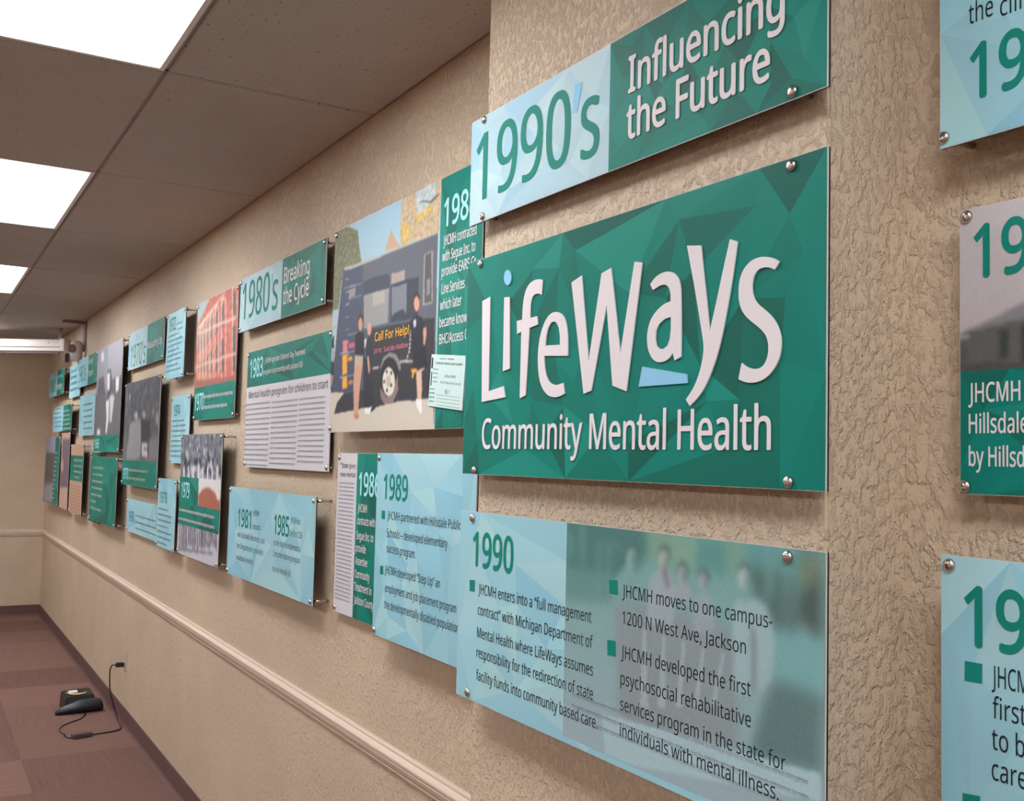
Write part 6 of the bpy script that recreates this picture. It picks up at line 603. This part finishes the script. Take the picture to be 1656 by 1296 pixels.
for idx, d in enumerate(PANELS):
    W, H = d['y0']-d['y1'], d['z1']-d['z0']
    M = Matrix(((0, 0, -1, d['x']), (-1, 0, 0, d['y0']), (0, 1, 0, d['z0']+HC), (0, 0, 0, 1)))
    t = empty('display_panel', matrix=M)
    tag(t, LABEL[d['k']], 'display panel')
    link('board', box_mesh((0, 0, -.0025), (W, H, 0)), t, BOARD)
    link('backing', box_mesh((.0005, .0005, -TH-.001), (W-.0005, H-.0005, -.0025)), t, BACKING)
    for ri, (kind, u0, v0, u1, v1, seed, n) in enumerate(d['reg']):
        u0 = max(u0, .0008); v0 = max(v0, .0008); u1 = min(u1, W-.0008); v1 = min(v1, H-.0008); rc = (u0, v0, u1, v1)
        if kind == 'green': facets('green_print', t, rc, GREENS, seed, n)
        elif kind == 'blue': facets('blue_print', t, rc, PALES if d['k'] in ('hdr1990', 'p1980', 'p1970s') else BLUES, seed, n)
        elif kind == 'paper': flat('newspaper_print', t, rc, (204, 200, 206))
        elif kind == 'tan': flat('newspaper_print', t, rc, (192, 154, 134))
        else:
            cell = {'p1988': .0026, 'p1990': .0022, 'pnearMid': .003}.get(d['k'], .0065 if d['k'] in ('p1970brick', 'p1979') else .010)
            photo(t, rc, d['paint'], cell, idx, 3 if d['k'] == 'p1990' else 2, .0006 if (n or d['k'] == 'p1990') else .0003)
    for sp_ in d['let']: lettering(t, sp_)
    if d['words']: word_bars(t, d['words'], idx)
    for pl in d['poly']:
        if pl[0] == 'logo': filled(t, [chaikin(l) for l in pl[1]], pl[2], .0006, .0022, 'letter' if pl[2] == 'white' else 'emblem')
        else: filled(t, [pl[0]], pl[1], .001, name='bullet' if pl[1] == 'teal' else 'apostrophe')
    wallx = XP if d['k'] in ('hdr1990', 'logo', 'p1990') else XW
    caps = d['caps'] or [(.016, .014), (W-.016, .014), (.016, H-.014), (W-.016, H-.014)]
    for (u, v) in caps:          # a standoff stands on the wall, or on a panel it overlaps
        yy_, zz_ = d['y0']-u, d['z0']+v; xx_ = wallx
        for e in PANELS:
            if e is not d and e['x'] > d['x']+.004 and e['y1']-.008 < yy_ < e['y0']+.008 and e['z0']-.008 < zz_ < e['z1']+.008: xx_ = min(xx_, e['x'])
        standoff(t, u, v, xx_-d['x'])

# business-card sized contact form stuck over the green strip of the bus panel
ccx, ccy, ccz = 1.148-.004, 2.2700, .1930
Mc = Matrix(((0, 0, -1, ccx), (-1, 0, 0, ccy), (0, 1, 0, ccz+HC), (0, 0, 0, 1))) @ Matrix.Rotation(math.radians(-5.6), 4, 'Z')
cd = empty('form_card', matrix=Mc); tag(cd, 'white printed form card, slightly tilted, stuck over the lower part of the bus photo panel', 'card')
Wc, Hc = .190, .133
link('card_board', box_mesh((-Wc/2, -Hc/2, -.0035), (Wc/2, Hc/2, 0)), cd, INKM['white'])
flat('card_face', cd, (-Wc/2+.0005, -Hc/2+.0005, Wc/2-.0005, Hc/2-.0005), (196, 218, 216))
lettering(cd, ('COMMUNITY MENTAL HEALTH BOARD', -.067, .080, .042, .0055, 'ink', .6, 0))
lettering(cd, ('Jackson - Hillsdale', -.045, .035, .0545, .0045, 'ink', 0, 0))
lettering(cd, ('24 Hour Hotline', -.012, .050, .010, .0075, 'greyink', .3, 0))
lettering(cd, ('Toll Free and Local', -.035, .078, -.006, .0065, 'greyink', .3, 0))
lettering(cd, ('8611', -.003, .022, -.031, .011, 'greyink', .2, 0))
wl = [(-.078, -.048, .027-k*.0105, .0042, 'greyink', .9) for k in range(4)] + [(-.090, -.060, -.024-k*.0105, .005, 'teal', .9) for k in range(4)]
word_bars(cd, wl, 5)
bm = bmesh.new()
for k in range(4): bm_box(bm, (-.050, -.036-k*.0085, .0004), (.080, -.0353-k*.0085, .0007))
bm_box(bm, (-.091, .030, .0004), (-.083, .058, .0007)); bm_box(bm, (-.089, -.014, .0004), (-.084, .022, .0007))
link('printed_line', to_mesh(bm, 'printed_line'), cd, INKM['ink'])

# ------------------------------------------------------------------ projection screen hung across the far corner
WPL = new_mat('white_enamel', alb((205, 192, 188)), .35)
GPL = new_mat('grey_bracket', alb((120, 106, 110)), .5)
DKP = new_mat('dark_plastic', alb((40, 38, 46), 1), .35)
A = Vector((1.165, 9.70, CEIL-.205)); Bv = Vector((-.62, 11.05, CEIL-.205))
dr = (Bv-A).normalized(); ln = (Bv-A).length
nrm = Vector((-dr.y, dr.x, 0)); 
if nrm.y > 0: nrm = -nrm
Ms = Matrix(((dr.x, nrm.x, 0, A.x), (dr.y, nrm.y, 0, A.y), (0, 0, 1, A.z), (0, 0, 0, 1)))
sc = empty('projection_screen', matrix=Ms); tag(sc, 'white retracted projection screen case hung below the ceiling at the far end', 'projection screen')
bm = bmesh.new()
prof = [(-.05, .012), (-.05, .09), (-.04, .104), (.03, .104), (.045, .095), (.05, .06), (.05, .036), (.036, .03), (.036, .0), (-.02, .0)]
ra = [bm.verts.new((.055, y, z)) for y, z in prof]; rb = [bm.verts.new((ln, y, z)) for y, z in prof]
for k in range(len(prof)): bm.faces.new((ra[k], ra[(k+1) % len(prof)], rb[(k+1) % len(prof)], rb[k]))
bm.faces.new(ra); bm.faces.new(rb); bmesh.ops.recalc_face_normals(bm, faces=bm.faces)
link('case', to_mesh(bm, 'case'), sc, WPL)
link('end_cap', box_mesh((.015, -.055, -.004), (.06, .054, .109), .006), sc, WPL)
link('end_cap', box_mesh((ln-.005, -.055, -.004), (ln+.03, .054, .109), .006), sc, WPL)
bm = bmesh.new(); bm_tube(bm, [(.09, .012, -.012), (ln-.04, .012, -.012)], .009, 10); link('bottom_bar', to_mesh(bm, 'bottom_bar'), sc, GPL)
bm = bmesh.new(); bm_box(bm, (.07, -.02, .1), (.1, .02, .118)); bm_box(bm, (.07, -.004, .1), (.1, .004, .205)); link('mounting_bracket', to_mesh(bm, 'mb'), sc, GPL)
bm = bmesh.new(); bm_box(bm, (ln-.3, -.02, .1), (ln-.27, .02, .118)); bm_box(bm, (ln-.3, -.004, .1), (ln-.27, .004, .205)); link('mounting_bracket', to_mesh(bm, 'mb'), sc, GPL)
link('screw', box_mesh((.16, .049, .066), (.168, .0525, .074)), sc, DKP)

# small pale device on a grey wall plate right beside the screen end
sp2 = empty('wall_speaker', loc=(XW, 9.05, CEIL-.31)); tag(sp2, 'small pale speaker on a grey corner bracket beside the right end of the screen case', 'speaker')
link('wall_plate', box_mesh((-.012, -.05, .06), (0, .07, .30), .003), sp2, GPL)
link('bracket_arm', box_mesh((-.18, .0, .285), (-.006, .03, .303), .002), sp2, GPL)
bm = bmesh.new(); bm_lathe(bm, [(.028, -.03), (.042, -.02), (.05, .02), (.05, .10), (.042, .13), (.02, .14)], 18, Matrix.Translation((-.065, .01, 0)))
link('speaker_body', to_mesh(bm, 'speaker_body'), sp2, WPL)
bm = bmesh.new(); bm_lathe(bm, [(.034, 0), (.036, .008), (.03, .012), (.012, .006)], 16, Matrix.Translation((-.105, -.03, .07)) @ Matrix.Rotation(math.pi/2, 4, 'X'))
link('speaker_grille', to_mesh(bm, 'speaker_grille'), sp2, GPL)
link('cable_clip', box_mesh((-.15, .0, -.04), (-.12, .03, .03), .003), sp2, DKP)

# ------------------------------------------------------------------ outlet, device on the carpet, leads
IV = new_mat('ivory_plate', (.56, .45, .35), .3)
BLK = new_mat('black_plastic', (.012, .012, .016), .32)
YEL = new_mat('yellow_print', alb((206, 184, 110)), .4)
out = empty('wall_outlet', loc=(XW, 6.66, .385)); tag(out, 'beige wall outlet low on the wall with a black plug in it', 'outlet')
link('cover_plate', box_mesh((-.006, -.036, -.058), (0, .036, .058), .002), out, IV)
for z in (-.024, .024): link('socket', box_mesh((-.009, -.017, z-.014), (-.005, .017, z+.014), .002), out, IV)
bm = bmesh.new(); bm_lathe(bm, [(.004, 0), (.004, .002), (.001, .003)], 10, Matrix.Translation((-.0062, 0, 0)) @ Matrix.Rotation(-math.pi/2, 4, 'Y')); link('screw', to_mesh(bm, 'screw'), out, CHROME)

pc = empty('power_cord', loc=(1.03, 6.6, 0)); tag(pc, 'thin black power cord with an inline adapter, running from the outlet down across the carpet', 'cord')
def pl(n, o): o.parent = pc; o.matrix_parent_inverse = Matrix.Translation(-Vector(pc.location)); return o
pl(0, link('plug', box_mesh((1.150, 6.645, .346), (1.200, 6.675, .374), .006), None, BLK))
path = smooth_path([(1.152, 6.66, .36), (1.13, 6.67, .355), (1.125, 6.69, .31), (1.135, 6.71, .2), (1.165, 6.72, .09), (1.180, 6.69, .03), (1.183, 6.62, .012), (1.178, 6.55, .006), (1.15, 6.50, .005), (1.06, 6.475, .005), (.995, 6.46, .006)])
pl(0, tube('lead', path, .004, BLK))
bm = bmesh.new(); bm_box(bm, (-.055, -.024, 0), (.055, .024, .028), .006)
o = pl(0, link('adapter', to_mesh(bm, 'adapter'), None, new_mat('adapter_grey', alb((74, 62, 66), 1), .4))); o.location = (.945, 6.445, 0); o.rotation_euler.z = math.radians(12)
path = smooth_path([(.892, 6.435, .006), (.872, 6.46, .005), (.858, 6.52, .004), (.868, 6.545, .004), (.850, 6.60, .004), (.862, 6.71, .004), (.92, 6.80, .004), (1.0, 6.88, .004), (1.045, 7.0, .006)])
pl(0, tube('lead', path, .004, BLK))

dv_ = empty('tabletop_device', loc=(1.02, 7.06, 0)); dv_.rotation_euler.z = math.radians(6)
tag(dv_, 'black wedge-shaped electronic device with a yellow crescent mark, lying on the carpet', 'device')
# rear case, its printed face leaning back
bm = bmesh.new()
v = [(-.085, .03, 0), (.105, .03, 0), (.105, .19, 0), (-.085, .19, 0), (-.08, .06, .085), (.10, .06, .09), (.10, .19, .115), (-.08, .19, .11)]
vv = [bm.verts.new(p) for p in v]
for f in ((0, 1, 5, 4), (1, 2, 6, 5), (2, 3, 7, 6), (3, 0, 4, 7), (4, 5, 6, 7), (3, 2, 1, 0)): bm.faces.new([vv[k] for k in f])
bmesh.ops.bevel(bm, geom=list(bm.edges), offset=.008, segments=2, affect='EDGES')
link('case', to_mesh(bm, 'case'), dv_, BLK)
# rounded front bolster tapering to the left
tb = []
n = 14; bm = bmesh.new(); rings = []
for t_ in (0, .04, .12, .3, .5, .7, .88, .97, 1):
    x = -.150+.28*t_; r = .017+.023*min(1, t_*1.9); r *= {0: .6, .04: .9, 1: .72, .97: .93}.get(t_, 1)
    rings.append([bm.verts.new((x, .0+r*1.35*math.cos(2*math.pi*k/n), r*1.0+r*math.sin(2*math.pi*k/n))) for k in range(n)])
for a, b in zip(rings, rings[1:]):
    for k in range(n):
        f = bm.faces.new((a[k], a[(k+1) % n], b[(k+1) % n], b[k])); f.smooth = True
bm.faces.new(rings[0]); bm.faces.new(rings[-1]); bmesh.ops.recalc_face_normals(bm, faces=bm.faces)
link('front_bolster', to_mesh(bm, 'bolster'), dv_, new_mat('blue_black_plastic', (.012, .013, .022), .4))
# crescent and label printed on the top face
def top_pt(x, y): return (x, y, .0875+(y-.06)*.195+(x+.08)*.028+.0022)
bm = bmesh.new(); oa = []; ob = []
for k in range(13):
    a = math.radians(200+110*k/12); oa.append(bm.verts.new(top_pt(.01+.085*math.cos(a)*.9, .155+.075*math.sin(a)))); ob.append(bm.verts.new(top_pt(.01+.08*math.cos(a)*.9, .160+.068*math.sin(a)*(.86+.02*abs(6-k)))))
for k in range(12): bm.faces.new((oa[k], oa[k+1], ob[k+1], ob[k]))
link('crescent_mark', to_mesh(bm, 'crescent'), dv_, YEL)
bm = bmesh.new(); bm.faces.new([bm.verts.new(top_pt(x, y)) for x, y in ((-.045, .115), (.01, .115), (.01, .155), (-.045, .155))]); link('white_mark', to_mesh(bm, 'wm'), dv_, INKM['white'])
